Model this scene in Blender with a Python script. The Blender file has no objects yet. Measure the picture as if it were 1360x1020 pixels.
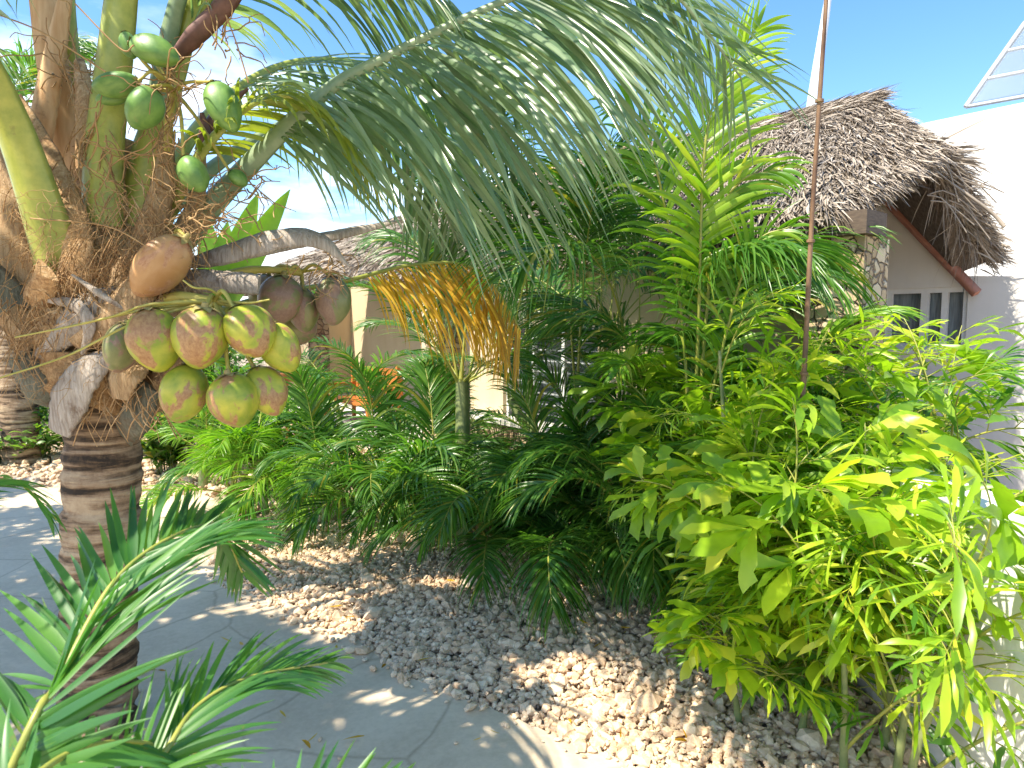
import bpy, math
import numpy as np
from mathutils import Vector, Matrix
RS = np.random.RandomState
sc = bpy.context.scene
COL = sc.collection
# ------------------------------------------------------------ camera, sky, sun, exposure
CAMH, FPX, TILT = 1.9, 886.0, math.atan(80/886.0)
cd = bpy.data.cameras.new('camera'); cam = bpy.data.objects.new('camera', cd); COL.objects.link(cam)
cam.location = (0, 0, CAMH); cam.rotation_euler = (math.pi/2 - TILT, 0, 0)
cd.sensor_width = 36; cd.lens = 36*FPX/1360; cd.clip_end = 2000; cd.clip_start = 0.05
sc.camera = cam
cd.dof.use_dof = True; cd.dof.focus_distance = 3.4; cd.dof.aperture_fstop = 4.5
SUN = np.array([-0.50, -0.30, 0.86]); SUN = SUN/np.linalg.norm(SUN)
SEL = math.asin(SUN[2]); SAZ = math.atan2(SUN[0], SUN[1])
w = bpy.data.worlds.new('World'); sc.world = w; w.use_nodes = True
nt = w.node_tree; bg = nt.nodes['Background']
sky = nt.nodes.new('ShaderNodeTexSky'); sky.sky_type = 'NISHITA'; sky.sun_disc = False
sky.sun_elevation = SEL; sky.sun_rotation = SAZ; sky.dust_density = 0.5; sky.ozone_density = 2.2; sky.air_density = 1.0
tc = nt.nodes.new('ShaderNodeTexCoord'); mp = nt.nodes.new('ShaderNodeMapping'); mp.inputs['Scale'].default_value = (1, 1, 3.2)
nz = nt.nodes.new('ShaderNodeTexNoise'); nz.inputs['Scale'].default_value = 2.6; nz.inputs['Detail'].default_value = 8; nz.inputs['Roughness'].default_value = 0.55
rp = nt.nodes.new('ShaderNodeValToRGB'); rp.color_ramp.elements[0].position = 0.47; rp.color_ramp.elements[1].position = 0.66
sx = nt.nodes.new('ShaderNodeSeparateXYZ')
mr = nt.nodes.new('ShaderNodeMapRange'); mr.inputs['From Min'].default_value = 0.50; mr.inputs['From Max'].default_value = 0.12; mr.inputs['To Min'].default_value = 0; mr.inputs['To Max'].default_value = 1
mrx = nt.nodes.new('ShaderNodeMapRange'); mrx.inputs['From Min'].default_value = 0.30; mrx.inputs['From Max'].default_value = -0.15; mrx.inputs['To Min'].default_value = 0.0
m1 = nt.nodes.new('ShaderNodeMath'); m1.operation = 'MULTIPLY'; m2 = nt.nodes.new('ShaderNodeMath'); m2.operation = 'MULTIPLY'
mix = nt.nodes.new('ShaderNodeMixRGB'); mix.inputs[2].default_value = (8.5, 8.6, 8.8, 1)
L = nt.links.new
L(tc.outputs['Generated'], mp.inputs[0]); L(mp.outputs[0], nz.inputs['Vector']); L(nz.outputs['Fac'], rp.inputs[0])
L(tc.outputs['Generated'], sx.inputs[0]); L(sx.outputs['Z'], mr.inputs['Value']); L(sx.outputs['X'], mrx.inputs['Value'])
L(rp.outputs[0], m1.inputs[0]); L(mr.outputs[0], m1.inputs[1]); L(m1.outputs[0], m2.inputs[0]); L(mrx.outputs[0], m2.inputs[1])
hs = nt.nodes.new('ShaderNodeHueSaturation'); hs.inputs['Saturation'].default_value = 1.22; hs.inputs['Value'].default_value = 1.0
L(sky.outputs[0], hs.inputs['Color'])
L(m2.outputs[0], mix.inputs[0]); L(hs.outputs[0], mix.inputs[1]); L(mix.outputs[0], bg.inputs['Color'])
bg.inputs['Strength'].default_value = 0.13
sl = bpy.data.lights.new('sun', 'SUN'); so = bpy.data.objects.new('sun', sl); COL.objects.link(so)
sl.energy = 4.1; sl.angle = math.radians(0.5); sl.color = (1.0, 0.92, 0.76)
so.rotation_euler = Vector(SUN).to_track_quat('Z', 'Y').to_euler()
sc.view_settings.view_transform = 'Standard'; sc.view_settings.look = 'None'
sc.view_settings.exposure = 1.32; sc.view_settings.gamma = 1
sc.cycles.max_bounces = 8; sc.cycles.diffuse_bounces = 4; sc.cycles.transmission_bounces = 4; sc.cycles.transparent_max_bounces = 4

# ------------------------------------------------------------ maths helpers
def nrm(a):
    a = np.asarray(a, float); n = np.linalg.norm(a, axis=-1, keepdims=True); n[n == 0] = 1
    return a/n
def ray(px, py):
    x = (px-680)/FPX; y = (510-py)/FPX; c, s = math.cos(TILT), math.sin(TILT)
    return np.array([x, c+y*s, -s+y*c])
def P(px, py, Y):                       # the point seen at (px, py) that stands Y metres away
    d = ray(px, py); return np.array([0, 0, CAMH]) + d*(Y/d[1])
def G(px, py, z=0.0):
    d = ray(px, py); return np.array([0, 0, CAMH]) + d*((z-CAMH)/d[2])
def GX(px, Y, z=0.0):
    return np.array([(px-680)/FPX*Y, Y, z])
def spline(pts, n):
    p = np.asarray(pts, float); p = np.vstack([2*p[0]-p[1], p, 2*p[-1]-p[-2]]); m = len(p)-3
    out = []
    for t in np.linspace(0, m-1e-6, n):
        i = int(t); f = t-i; a, b, c, d = p[i:i+4]
        out.append(0.5*((2*b)+(-a+c)*f+(2*a-5*b+4*c-d)*f*f+(-a+3*b-3*c+d)*f**3))
    out = np.array(out)
    return out
def resample(path, n):
    seg = np.linalg.norm(np.diff(path, axis=0), axis=1); s = np.concatenate([[0], np.cumsum(seg)])
    t = np.linspace(0, s[-1], n)
    return np.stack([np.interp(t, s, path[:, k]) for k in range(3)], 1)
def length(path): return np.linalg.norm(np.diff(path, axis=0), axis=1).sum()

class MB:
    def __init__(s): s.v = []; s.f = []; s.m = []; s.r = []; s.n = 0; s.sm = []
    def add(s, v, f, mat=0, rnd=0.5, smooth=True):
        v = np.asarray(v, float).reshape(-1, 3); f = np.asarray(f, int)
        s.v.append(v); s.r.append(np.broadcast_to(np.asarray(rnd, float), (len(v),)).copy())
        s.f.append(f+s.n); s.m.append(np.full(len(f), mat)); s.sm.append(np.full(len(f), smooth)); s.n += len(v)
    def box(s, lo, hi, mat=0, fr=None, rnd=0.5):
        x0, y0, z0 = lo; x1, y1, z1 = hi
        v = np.array([[x0,y0,z0],[x1,y0,z0],[x1,y1,z0],[x0,y1,z0],[x0,y0,z1],[x1,y0,z1],[x1,y1,z1],[x0,y1,z1]], float)
        if fr is not None: v = fr(v)
        s.add(v, [[0,3,2,1],[4,5,6,7],[0,1,5,4],[1,2,6,5],[2,3,7,6],[3,0,4,7]], mat, rnd, False)
    def tube(s, path, rad, sides=8, mat=0, rnd=0.5, flat=1.0, up=(0, 0, 1), caps=True, wob=0, rs=None):
        path = np.asarray(path, float); n = len(path); rad = np.broadcast_to(np.asarray(rad, float), (n,))
        t = nrm(np.gradient(path, axis=0)); up = np.asarray(up, float)
        a = np.cross(t, up); bad = np.linalg.norm(a, axis=1) < 0.05
        a[bad] = np.cross(t[bad], [1, 0, 0.01]); a = nrm(a)
        for i in range(1, n):
            if a[i] @ a[i-1] < 0: a[i] = -a[i]
        b = np.cross(a, t)
        th = np.linspace(0, 2*math.pi, sides, endpoint=False)
        fl = np.broadcast_to(np.asarray(flat, float), (n,))
        R = rad[:, None]*np.ones((1, sides))
        if wob: R = R*(1+wob*(rs or RS(1)).uniform(-1, 1, (n, sides)))
        v = path[:, None, :] + R[..., None]*(np.cos(th)[None, :, None]*a[:, None, :] + fl[:, None, None]*np.sin(th)[None, :, None]*b[:, None, :])
        f = []
        for i in range(n-1):
            for j in range(sides):
                k = (j+1) % sides; f.append([i*sides+j, i*sides+k, (i+1)*sides+k, (i+1)*sides+j])
        s.add(v, f, mat, rnd)
        if caps:
            for i, o in ((0, -1), (n-1, 1)):
                c = s.n; vv = np.vstack([v[i], path[i]+t[i]*o*rad[i]*0.3])
                ff = [[j, (j+1) % sides, sides, sides] if o > 0 else [(j+1) % sides, j, sides, sides] for j in range(sides)]
                s.add(vv, np.array(ff)[:, :3], mat, rnd)
    def build(s, name, mats, parent=None, loc=None):
        me = bpy.data.meshes.new(name)
        if not isinstance(mats, (list, tuple)): mats = [mats]
        for m in mats: me.materials.append(m)
        V = np.concatenate(s.v)
        if loc is not None: V = V-np.asarray(loc)
        cnt = np.concatenate([np.full(len(f), f.shape[1]) for f in s.f])
        fl = np.concatenate([f.ravel() for f in s.f])
        me.vertices.add(len(V)); me.vertices.foreach_set('co', V.ravel().astype(np.float32))
        me.loops.add(len(fl)); me.loops.foreach_set('vertex_index', fl.astype(np.int32))
        me.polygons.add(len(cnt)); st = np.concatenate([[0], np.cumsum(cnt)[:-1]])
        me.polygons.foreach_set('loop_start', st.astype(np.int32))
        me.polygons.foreach_set('material_index', np.concatenate(s.m).astype(np.int32))
        me.polygons.foreach_set('use_smooth', np.concatenate(s.sm))
        at = me.attributes.new('rnd', 'FLOAT', 'POINT'); at.data.foreach_set('value', np.concatenate(s.r).astype(np.float32))
        me.update(calc_edges=True)
        o = bpy.data.objects.new(name, me); COL.objects.link(o)
        if parent is not None: o.parent = parent
        if loc is not None: o.location = loc
        return o
def tag(o, label=None, cat=None, group=None, kind=None):
    if label: o['label'] = label
    if cat: o['category'] = cat
    if group: o['group'] = group
    if kind: o['kind'] = kind
    return o
def empty(name, loc, label, cat, group=None, rz=0):
    o = bpy.data.objects.new(name, None); COL.objects.link(o); o.location = loc; o.rotation_euler = (0, 0, rz); o.empty_display_size = 0.1
    return tag(o, label, cat, group)
def keep(o):                            # parent keeps world-space mesh: counter the parent's location
    o.matrix_parent_inverse = Matrix.Translation(-Vector(o.parent.location)) if o.parent.rotation_euler[2] == 0 else o.parent.matrix_basis.inverted()
    return o
def dup(o, parent, mat=None):
    c = o.copy(); COL.objects.link(c); c.parent = parent
    if mat is not None: c.matrix_local = mat
    return c

# ------------------------------------------------------------ materials
def mat(name): 
    m = bpy.data.materials.new(name); m.use_nodes = True; return m, m.node_tree, m.node_tree.nodes['Principled BSDF']
def ramp(t, stops, src=None):
    r = t.nodes.new('ShaderNodeValToRGB'); e = r.color_ramp.elements
    while len(e) < len(stops): e.new(0.5)
    for i, (p, c) in enumerate(stops): e[i].position = p; e[i].color = (*c, 1)
    if src is not None: t.links.new(src, r.inputs[0])
    return r.outputs[0]
def noise(t, scale, detail=4, rough=0.6, vec=None, dist=0):
    n = t.nodes.new('ShaderNodeTexNoise'); n.inputs['Scale'].default_value = scale; n.inputs['Detail'].default_value = detail
    n.inputs['Roughness'].default_value = rough; n.inputs['Distortion'].default_value = dist
    if vec is not None: t.links.new(vec, n.inputs['Vector'])
    return n.outputs['Fac']
def coords(t, kind='Object', scale=(1, 1, 1), rot=(0, 0, 0), rnd=False):
    c = t.nodes.new('ShaderNodeTexCoord'); m = t.nodes.new('ShaderNodeMapping'); m.inputs['Scale'].default_value = scale; m.inputs['Rotation'].default_value = rot
    t.links.new(c.outputs[kind], m.inputs[0])
    if rnd:
        oi = t.nodes.new('ShaderNodeObjectInfo'); mu = t.nodes.new('ShaderNodeMath'); mu.operation = 'MULTIPLY'; mu.inputs[1].default_value = 37.0
        t.links.new(oi.outputs['Random'], mu.inputs[0]); t.links.new(mu.outputs[0], m.inputs['Location'])
    return m.outputs[0]
def mixc(t, f, a, b, mode='MIX'):
    m = t.nodes.new('ShaderNodeMixRGB'); m.blend_type = mode
    for i, x in enumerate((f, a, b)):
        if isinstance(x, (int, float)): m.inputs[i].default_value = x
        elif isinstance(x, tuple): m.inputs[i].default_value = (*x, 1)
        else: t.links.new(x, m.inputs[i])
    return m.outputs[0]
def bump(t, bs, h, strength=0.3, dist=0.01):
    b = t.nodes.new('ShaderNodeBump'); b.inputs['Strength'].default_value = strength; b.inputs['Distance'].default_value = dist
    t.links.new(h, b.inputs['Height']); t.links.new(b.outputs[0], bs.inputs['Normal'])
def attr(t, n='rnd'):
    a = t.nodes.new('ShaderNodeAttribute'); a.attribute_name = n; return a.outputs['Fac']

def leafmat(name, dark, midc, light, tip=None, trans=0.35, rough=0.38, tcol=1.6):
    m, t, b = mat(name)
    v = mixc(t, 0.45, attr(t), noise(t, 6, 3, 0.6, coords(t, 'Object', rnd=True)))
    c = ramp(t, [(0.25, dark), (0.5, midc), (0.78, light)], v)
    if tip is not None:
        c = mixc(t, ramp(t, [(0.80, (0, 0, 0)), (0.97, (0.8, 0.8, 0.8))], attr(t)), c, tip)
    c = mixc(t, ramp(t, [(0.63, (0, 0, 0)), (0.72, (0.65, 0.65, 0.65))], noise(t, 11, 5, 0.7, coords(t, 'Object', rnd=True))), c, (0.24, 0.17, 0.04))
    t.links.new(c, b.inputs['Base Color']); b.inputs['Roughness'].default_value = rough
    b.inputs['Specular IOR Level'].default_value = 0.55
    tr = t.nodes.new('ShaderNodeBsdfTranslucent'); mx = t.nodes.new('ShaderNodeMixShader'); mx.inputs[0].default_value = trans
    c2 = mixc(t, 1.0, c, (tcol*1.15, tcol*1.25, tcol*0.5), 'MULTIPLY'); t.links.new(c2, tr.inputs['Color'])
    t.links.new(b.outputs[0], mx.inputs[1]); t.links.new(tr.outputs[0], mx.inputs[2])
    t.links.new(mx.outputs[0], t.nodes['Material Output'].inputs['Surface'])
    return m
M = {}
M['coco'] = leafmat('coconut_leaf', (0.08, 0.15, 0.08), (0.17, 0.25, 0.14), (0.30, 0.38, 0.24), None, 0.36, 0.25)
M['cocoy'] = leafmat('coconut_leaf_yellow_green', (0.14, 0.20, 0.02), (0.22, 0.27, 0.03), (0.32, 0.33, 0.05), None, 0.35, 0.35)
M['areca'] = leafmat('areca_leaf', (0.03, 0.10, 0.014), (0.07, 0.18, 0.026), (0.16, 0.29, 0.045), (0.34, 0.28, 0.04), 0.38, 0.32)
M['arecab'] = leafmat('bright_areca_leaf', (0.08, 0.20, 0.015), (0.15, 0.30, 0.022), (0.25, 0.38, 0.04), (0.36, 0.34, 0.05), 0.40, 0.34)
M['dry'] = leafmat('yellowed_leaf', (0.34, 0.17, 0.012), (0.58, 0.32, 0.02), (0.66, 0.45, 0.05), None, 0.35, 0.45, 1.2)
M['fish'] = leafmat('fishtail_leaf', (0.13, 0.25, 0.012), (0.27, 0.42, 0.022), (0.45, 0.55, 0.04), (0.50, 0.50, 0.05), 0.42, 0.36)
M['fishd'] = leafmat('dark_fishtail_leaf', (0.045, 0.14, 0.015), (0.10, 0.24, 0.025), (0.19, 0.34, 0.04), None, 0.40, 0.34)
M['shrub'] = leafmat('shrub_leaf', (0.05, 0.13, 0.015), (0.10, 0.22, 0.025), (0.20, 0.32, 0.04), None, 0.35, 0.4)
M['near'] = leafmat('young_palm_leaf', (0.035, 0.13, 0.03), (0.07, 0.20, 0.045), (0.12, 0.26, 0.05), None, 0.38, 0.38)

def stalkmat(name, a, b2, sc_=(3, 3, 3), rough=0.4, speck=None):
    m, t, b = mat(name); v = noise(t, 5, 5, 0.6, coords(t, 'Object', sc_, rnd=True))
    c = ramp(t, [(0.3, a), (0.7, b2)], v)
    if speck: c = mixc(t, ramp(t, [(0.60, (0, 0, 0)), (0.72, (0.8, 0.8, 0.8))], noise(t, 11, 6, 0.7, coords(t, 'Object', (1, 1, 1), rnd=True))), c, speck)
    t.links.new(c, b.inputs['Base Color']); b.inputs['Roughness'].default_value = rough
    bump(t, b, noise(t, 40, 5, 0.7, coords(t, 'Object', (1, 1, 0.2))), 0.25, 0.004)
    return m
M['petiole'] = stalkmat('green_petiole', (0.25, 0.31, 0.06), (0.46, 0.47, 0.10), rough=0.35, speck=(0.22, 0.20, 0.06))
M['petgrey'] = stalkmat('grey_green_petiole', (0.16, 0.24, 0.13), (0.28, 0.35, 0.20), rough=0.4)
M['rachis'] = stalkmat('areca_rachis', (0.20, 0.24, 0.04), (0.38, 0.36, 0.07), rough=0.4)
M['brownpet'] = stalkmat('brown_petiole', (0.50, 0.28, 0.12), (0.68, 0.46, 0.25), (6, 6, 1), rough=0.85, speck=(0.30, 0.16, 0.07))
M['maroon'] = stalkmat('maroon_spathe', (0.10, 0.045, 0.035), (0.22, 0.10, 0.08), rough=0.5)
M['arestem'] = stalkmat('areca_stem', (0.12, 0.17, 0.06), (0.25, 0.28, 0.11), rough=0.45, speck=(0.30, 0.28, 0.18))
M['stalk'] = stalkmat('fruit_stalk', (0.36, 0.33, 0.06), (0.55, 0.46, 0.12), rough=0.5, speck=(0.30, 0.17, 0.06))
M['twig'] = stalkmat('dry_twig', (0.26, 0.14, 0.06), (0.52, 0.34, 0.16), rough=0.8)
def huskmat(name, cols, s=(22, 22, 1.6), bs=1.0):
    m, t, b = mat(name)
    n1 = noise(t, 4, 7, 0.7, coords(t, 'Object', s, rnd=True), 0.6); n2 = noise(t, 2.5, 4, 0.6, coords(t, 'Object', (2, 2, 2), rnd=True))
    v = mixc(t, 0.35, n1, n2)
    cc = mixc(t, ramp(t, [(0.57, (0, 0, 0)), (0.66, (0.75, 0.75, 0.75))], noise(t, 5, 7, 0.7, coords(t, 'Object', (1, 1, 0.7), rnd=True), 0.8)), ramp(t, cols, v), (0.17, 0.095, 0.05))
    t.links.new(cc, b.inputs['Base Color']); b.inputs['Roughness'].default_value = 0.85
    bump(t, b, n1, bs, 0.012); return m
M['fibre'] = huskmat('palm_fibre', [(0.33, (0.18, 0.08, 0.03)), (0.5, (0.52, 0.31, 0.14)), (0.66, (0.76, 0.56, 0.34))], (14, 14, 12))
M['sheath'] = huskmat('tan_leaf_sheath', [(0.35, (0.25, 0.13, 0.06)), (0.5, (0.48, 0.31, 0.16)), (0.68, (0.60, 0.44, 0.27))])
M['husk'] = huskmat('grey_dry_husk', [(0.35, (0.20, 0.15, 0.11)), (0.5, (0.42, 0.35, 0.29)), (0.68, (0.64, 0.57, 0.50))])
M['darkpet'] = huskmat('old_shaded_petiole', [(0.35, (0.07, 0.07, 0.055)), (0.5, (0.15, 0.15, 0.11)), (0.68, (0.28, 0.26, 0.19))])
# trunk
m, t, b = mat('palm_trunk_bark')
co = coords(t, 'Object', (1, 1, 1))
bandn = noise(t, 2.6, 6, 0.62, coords(t, 'Object', (0.7, 0.7, 6.0)), 0.5)
bandn = ramp(t, [(0.40, (0, 0, 0)), (0.5, (0.55, 0.55, 0.55)), (0.62, (1, 1, 1))], bandn)
n1 = noise(t, 14, 8, 0.75, coords(t, 'Object', (1.5, 1.5, 1)))
n2 = noise(t, 5, 5, 0.6, coords(t, 'Object', (1, 1, 4)))
v = mixc(t, 0.42, mixc(t, 0.3, bandn, n2), n1)
t.links.new(ramp(t, [(0.29, (0.03, 0.02, 0.013)), (0.42, (0.13, 0.08, 0.045)), (0.57, (0.31, 0.21, 0.13)), (0.74, (0.50, 0.38, 0.25))], v), b.inputs['Base Color'])
b.inputs['Roughness'].default_value = 0.9; bump(t, b, v, 0.9, 0.02); M['trunk'] = m
# coconuts
def nutmat(name, green, yel, brown, amt, tan):
    m, t, b = mat(name); co = coords(t, 'Object', (1, 1, 1), rnd=True)
    n1 = noise(t, 1.3, 4, 0.55, co, 0.3); n2 = noise(t, 7, 7, 0.7, co)
    base = ramp(t, [(0.35, green), (0.65, yel)], n1)
    n3 = noise(t, 0.95, 7, 0.6, coords(t, 'Object', (1.1, 1.1, 0.8), rnd=True), 0.5)
    br = ramp(t, [(0.3, brown), (0.7, tan)], n2)
    c = mixc(t, ramp(t, [(amt, (0, 0, 0)), (amt+0.05, (1, 1, 1))], n3), base, br)
    c = mixc(t, ramp(t, [(0.70, (0, 0, 0)), (0.8, (0.7, 0.7, 0.7))], noise(t, 9, 5, 0.6, co)), c, (0.12, 0.07, 0.035))
    t.links.new(c, b.inputs['Base Color']); b.inputs['Roughness'].default_value = 0.42
    bump(t, b, n2, 0.15, 0.004); return m
M['nut'] = nutmat('ripe_coconut_skin', (0.24, 0.31, 0.03), (0.50, 0.47, 0.05), (0.27, 0.12, 0.05), 0.505, (0.50, 0.30, 0.13))
M['nutr'] = nutmat('orange_coconut_skin', (0.44, 0.22, 0.08), (0.54, 0.31, 0.14), (0.34, 0.14, 0.06), 0.47, (0.56, 0.33, 0.18))
M['nutg'] = nutmat('green_coconut_skin', (0.10, 0.22, 0.05), (0.20, 0.34, 0.08), (0.13, 0.20, 0.05), 0.63, (0.25, 0.28, 0.09))
M['nutd'] = nutmat('dull_coconut_skin', (0.15, 0.17, 0.06), (0.25, 0.24, 0.10), (0.22, 0.13, 0.09), 0.48, (0.32, 0.21, 0.15))
M['cap'] = stalkmat('coconut_calyx', (0.30, 0.24, 0.08), (0.46, 0.36, 0.14), rough=0.7)
# ground
m, t, b = mat('flagstone_path'); co = coords(t, 'Object')
vo = t.nodes.new('ShaderNodeTexVoronoi'); vo.feature = 'DISTANCE_TO_EDGE'; vo.inputs['Scale'].default_value = 1.28
dn = t.nodes.new('ShaderNodeTexNoise'); dn.inputs['Scale'].default_value = 1.5; dn.inputs['Detail'].default_value = 5; t.links.new(co, dn.inputs['Vector'])
t.links.new(mixc(t, 0.22, co, dn.outputs['Color'], 'ADD'), vo.inputs['Vector'])
j = ramp(t, [(0.0, (0.74, 0.72, 0.70)), (0.018, (1, 1, 1))], vo.outputs['Distance'])
n1 = noise(t, 1.3, 9, 0.72, co, 0.6); n2 = noise(t, 30, 6, 0.7, co)
c = ramp(t, [(0.3, (0.46, 0.35, 0.24)), (0.47, (0.60, 0.48, 0.335)), (0.55, (0.67, 0.54, 0.385)), (0.7, (0.76, 0.63, 0.46))], mixc(t, 0.3, n1, n2))
c = mixc(t, 1.0, c, j, 'MULTIPLY')
t.links.new(c, b.inputs['Base Color']); b.inputs['Roughness'].default_value = 0.85; bump(t, b, mixc(t, 0.35, j, n2), 0.35, 0.006); M['path'] = m
m, t, b = mat('sandy_soil'); co = coords(t, 'Object')
n1 = noise(t, 25, 8, 0.75, co); n2 = noise(t, 3, 4, 0.6, co)
t.links.new(ramp(t, [(0.3, (0.17, 0.12, 0.08)), (0.5, (0.40, 0.31, 0.22)), (0.7, (0.60, 0.50, 0.38))], mixc(t, 0.4, n1, n2)), b.inputs['Base Color'])
b.inputs['Roughness'].default_value = 0.95; bump(t, b, n1, 0.8, 0.02); M['soil'] = m
m, t, b = mat('coral_stone'); co = coords(t, 'Object')
t.links.new(mixc(t, 0.35, ramp(t, [(0.0, (0.56, 0.35, 0.19)), (0.4, (0.72, 0.50, 0.31)), (0.8, (0.80, 0.60, 0.40)), (1.0, (0.86, 0.70, 0.50))], attr(t)), ramp(t, [(0.35, (0.32, 0.22, 0.14)), (0.6, (0.80, 0.66, 0.50))], noise(t, 45, 5, 0.7, co))), b.inputs['Base Color'])
b.inputs['Roughness'].default_value = 0.95; bump(t, b, noise(t, 90, 5, 0.7, co), 0.5, 0.005); M['stone'] = m
def plaster(name, a, c2, rough=0.9):
    m, t, b = mat(name); n1 = noise(t, 1.3, 7, 0.65, coords(t)); n2 = noise(t, 60, 4, 0.6, coords(t))
    st = noise(t, 2.2, 6, 0.7, coords(t, 'Object', (3, 3, 0.3)))
    t.links.new(ramp(t, [(0.3, a), (0.7, c2)], mixc(t, 0.4, n1, st)), b.inputs['Base Color']); b.inputs['Roughness'].default_value = rough
    bump(t, b, mixc(t, 0.5, n1, n2), 0.25, 0.006); return m
M['beige'] = plaster('beige_plaster', (0.56, 0.43, 0.27), (0.68, 0.55, 0.37))
M['greyw'] = plaster('pale_grey_plaster', (0.64, 0.60, 0.54), (0.76, 0.72, 0.66))
M['white'] = plaster('white_plaster', (0.70, 0.69, 0.66), (0.82, 0.81, 0.79))
m, t, b = mat('coral_rag_masonry'); co = coords(t, 'Object')
vo = t.nodes.new('ShaderNodeTexVoronoi'); vo.feature = 'DISTANCE_TO_EDGE'; vo.inputs['Scale'].default_value = 9
vc = t.nodes.new('ShaderNodeTexVoronoi'); vc.inputs['Scale'].default_value = 9
dn = t.nodes.new('ShaderNodeTexNoise'); dn.inputs['Scale'].default_value = 9; dn.inputs['Detail'].default_value = 3; t.links.new(co, dn.inputs['Vector'])
vv = mixc(t, 0.12, co, dn.outputs['Color'], 'ADD'); t.links.new(vv, vo.inputs['Vector']); t.links.new(vv, vc.inputs['Vector'])
j = ramp(t, [(0.0, (0, 0, 0)), (0.09, (1, 1, 1))], vo.outputs['Distance'])
sp = t.nodes.new('ShaderNodeSeparateColor'); t.links.new(vc.outputs['Color'], sp.inputs[0])
c = ramp(t, [(0.1, (0.32, 0.22, 0.13)), (0.5, (0.50, 0.38, 0.23)), (0.9, (0.66, 0.55, 0.39))], mixc(t, 0.3, sp.outputs[0], noise(t, 30, 6, 0.7, co)))
t.links.new(mixc(t, j, (0.16, 0.11, 0.075), c), b.inputs['Base Color']); b.inputs['Roughness'].default_value = 0.95
bump(t, b, mixc(t, 0.25, j, noise(t, 30, 6, 0.7, co)), 1.0, 0.03); M['rag'] = m
m, t, b = mat('weathered_thatch')
t.links.new(ramp(t, [(0.0, (0.11, 0.085, 0.065)), (0.35, (0.27, 0.22, 0.17)), (0.7, (0.42, 0.355, 0.29)), (1.0, (0.58, 0.51, 0.43))], mixc(t, 0.3, attr(t), noise(t, 3, 3, 0.6, coords(t)))), b.inputs['Base Color'])
b.inputs['Roughness'].default_value = 0.9; M['thatch'] = m
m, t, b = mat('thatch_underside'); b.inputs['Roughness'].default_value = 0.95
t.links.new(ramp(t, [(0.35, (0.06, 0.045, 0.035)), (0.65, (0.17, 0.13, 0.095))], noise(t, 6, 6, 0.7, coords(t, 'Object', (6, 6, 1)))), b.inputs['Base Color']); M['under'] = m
def plain(name, a, c2, rough=0.5, s=(1, 1, 1), metal=0, sc_=8):
    m, t, b = mat(name); n = noise(t, sc_, 6, 0.65, coords(t, 'Object', s)); t.links.new(ramp(t, [(0.3, a), (0.7, c2)], n), b.inputs['Base Color'])
    b.inputs['Roughness'].default_value = rough; b.inputs['Metallic'].default_value = metal; bump(t, b, n, 0.15, 0.003); return m
M['wood'] = plain('dark_beam_wood', (0.06, 0.04, 0.03), (0.14, 0.10, 0.07), 0.8, (2, 2, 12))
M['paintw'] = plain('white_painted_frame', (0.66, 0.65, 0.62), (0.78, 0.77, 0.74), 0.5)
M['orange'] = plain('orange_varnished_wood', (0.42, 0.13, 0.025), (0.60, 0.22, 0.05), 0.4, (1, 1, 14))
M['redwood'] = plain('red_oxide_paint', (0.36, 0.14, 0.09), (0.48, 0.22, 0.15), 0.7)
M['tile'] = plain('faded_red_ridge_tile', (0.42, 0.22, 0.15), (0.62, 0.40, 0.30), 0.85)
M['rust'] = plain('rusty_steel', (0.10, 0.05, 0.03), (0.30, 0.18, 0.10), 0.65, (1, 1, 0.4), 0.2, 14)
M['steel'] = plain('galvanised_steel', (0.42, 0.42, 0.42), (0.56, 0.56, 0.56), 0.5, metal=0.3)
M['pale'] = plain('pale_blue_white_paint', (0.62, 0.66, 0.70), (0.78, 0.80, 0.82), 0.5)
m, t, b = mat('dark_window_glass'); b.inputs['Base Color'].default_value = (0.07, 0.085, 0.09, 1); b.inputs['Roughness'].default_value = 0.08; M['glass'] = m
m, t, b = mat('pale_curtained_glass'); n_ = noise(t, 5, 3, 0.5, coords(t, 'Object', (8, 8, .6))); t.links.new(ramp(t, [(0.3, (0.10, 0.125, 0.135)), (0.7, (0.26, 0.29, 0.30))], n_), b.inputs['Base Color']); b.inputs['Roughness'].default_value = 0.06; M['glassp'] = m
m, t, b = mat('frosted_roof_sheet'); b.inputs['Base Color'].default_value = (0.50, 0.56, 0.60, 1); b.inputs['Roughness'].default_value = 0.15; b.inputs['Transmission Weight'].default_value = 0.8; M['sheet'] = m

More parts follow.
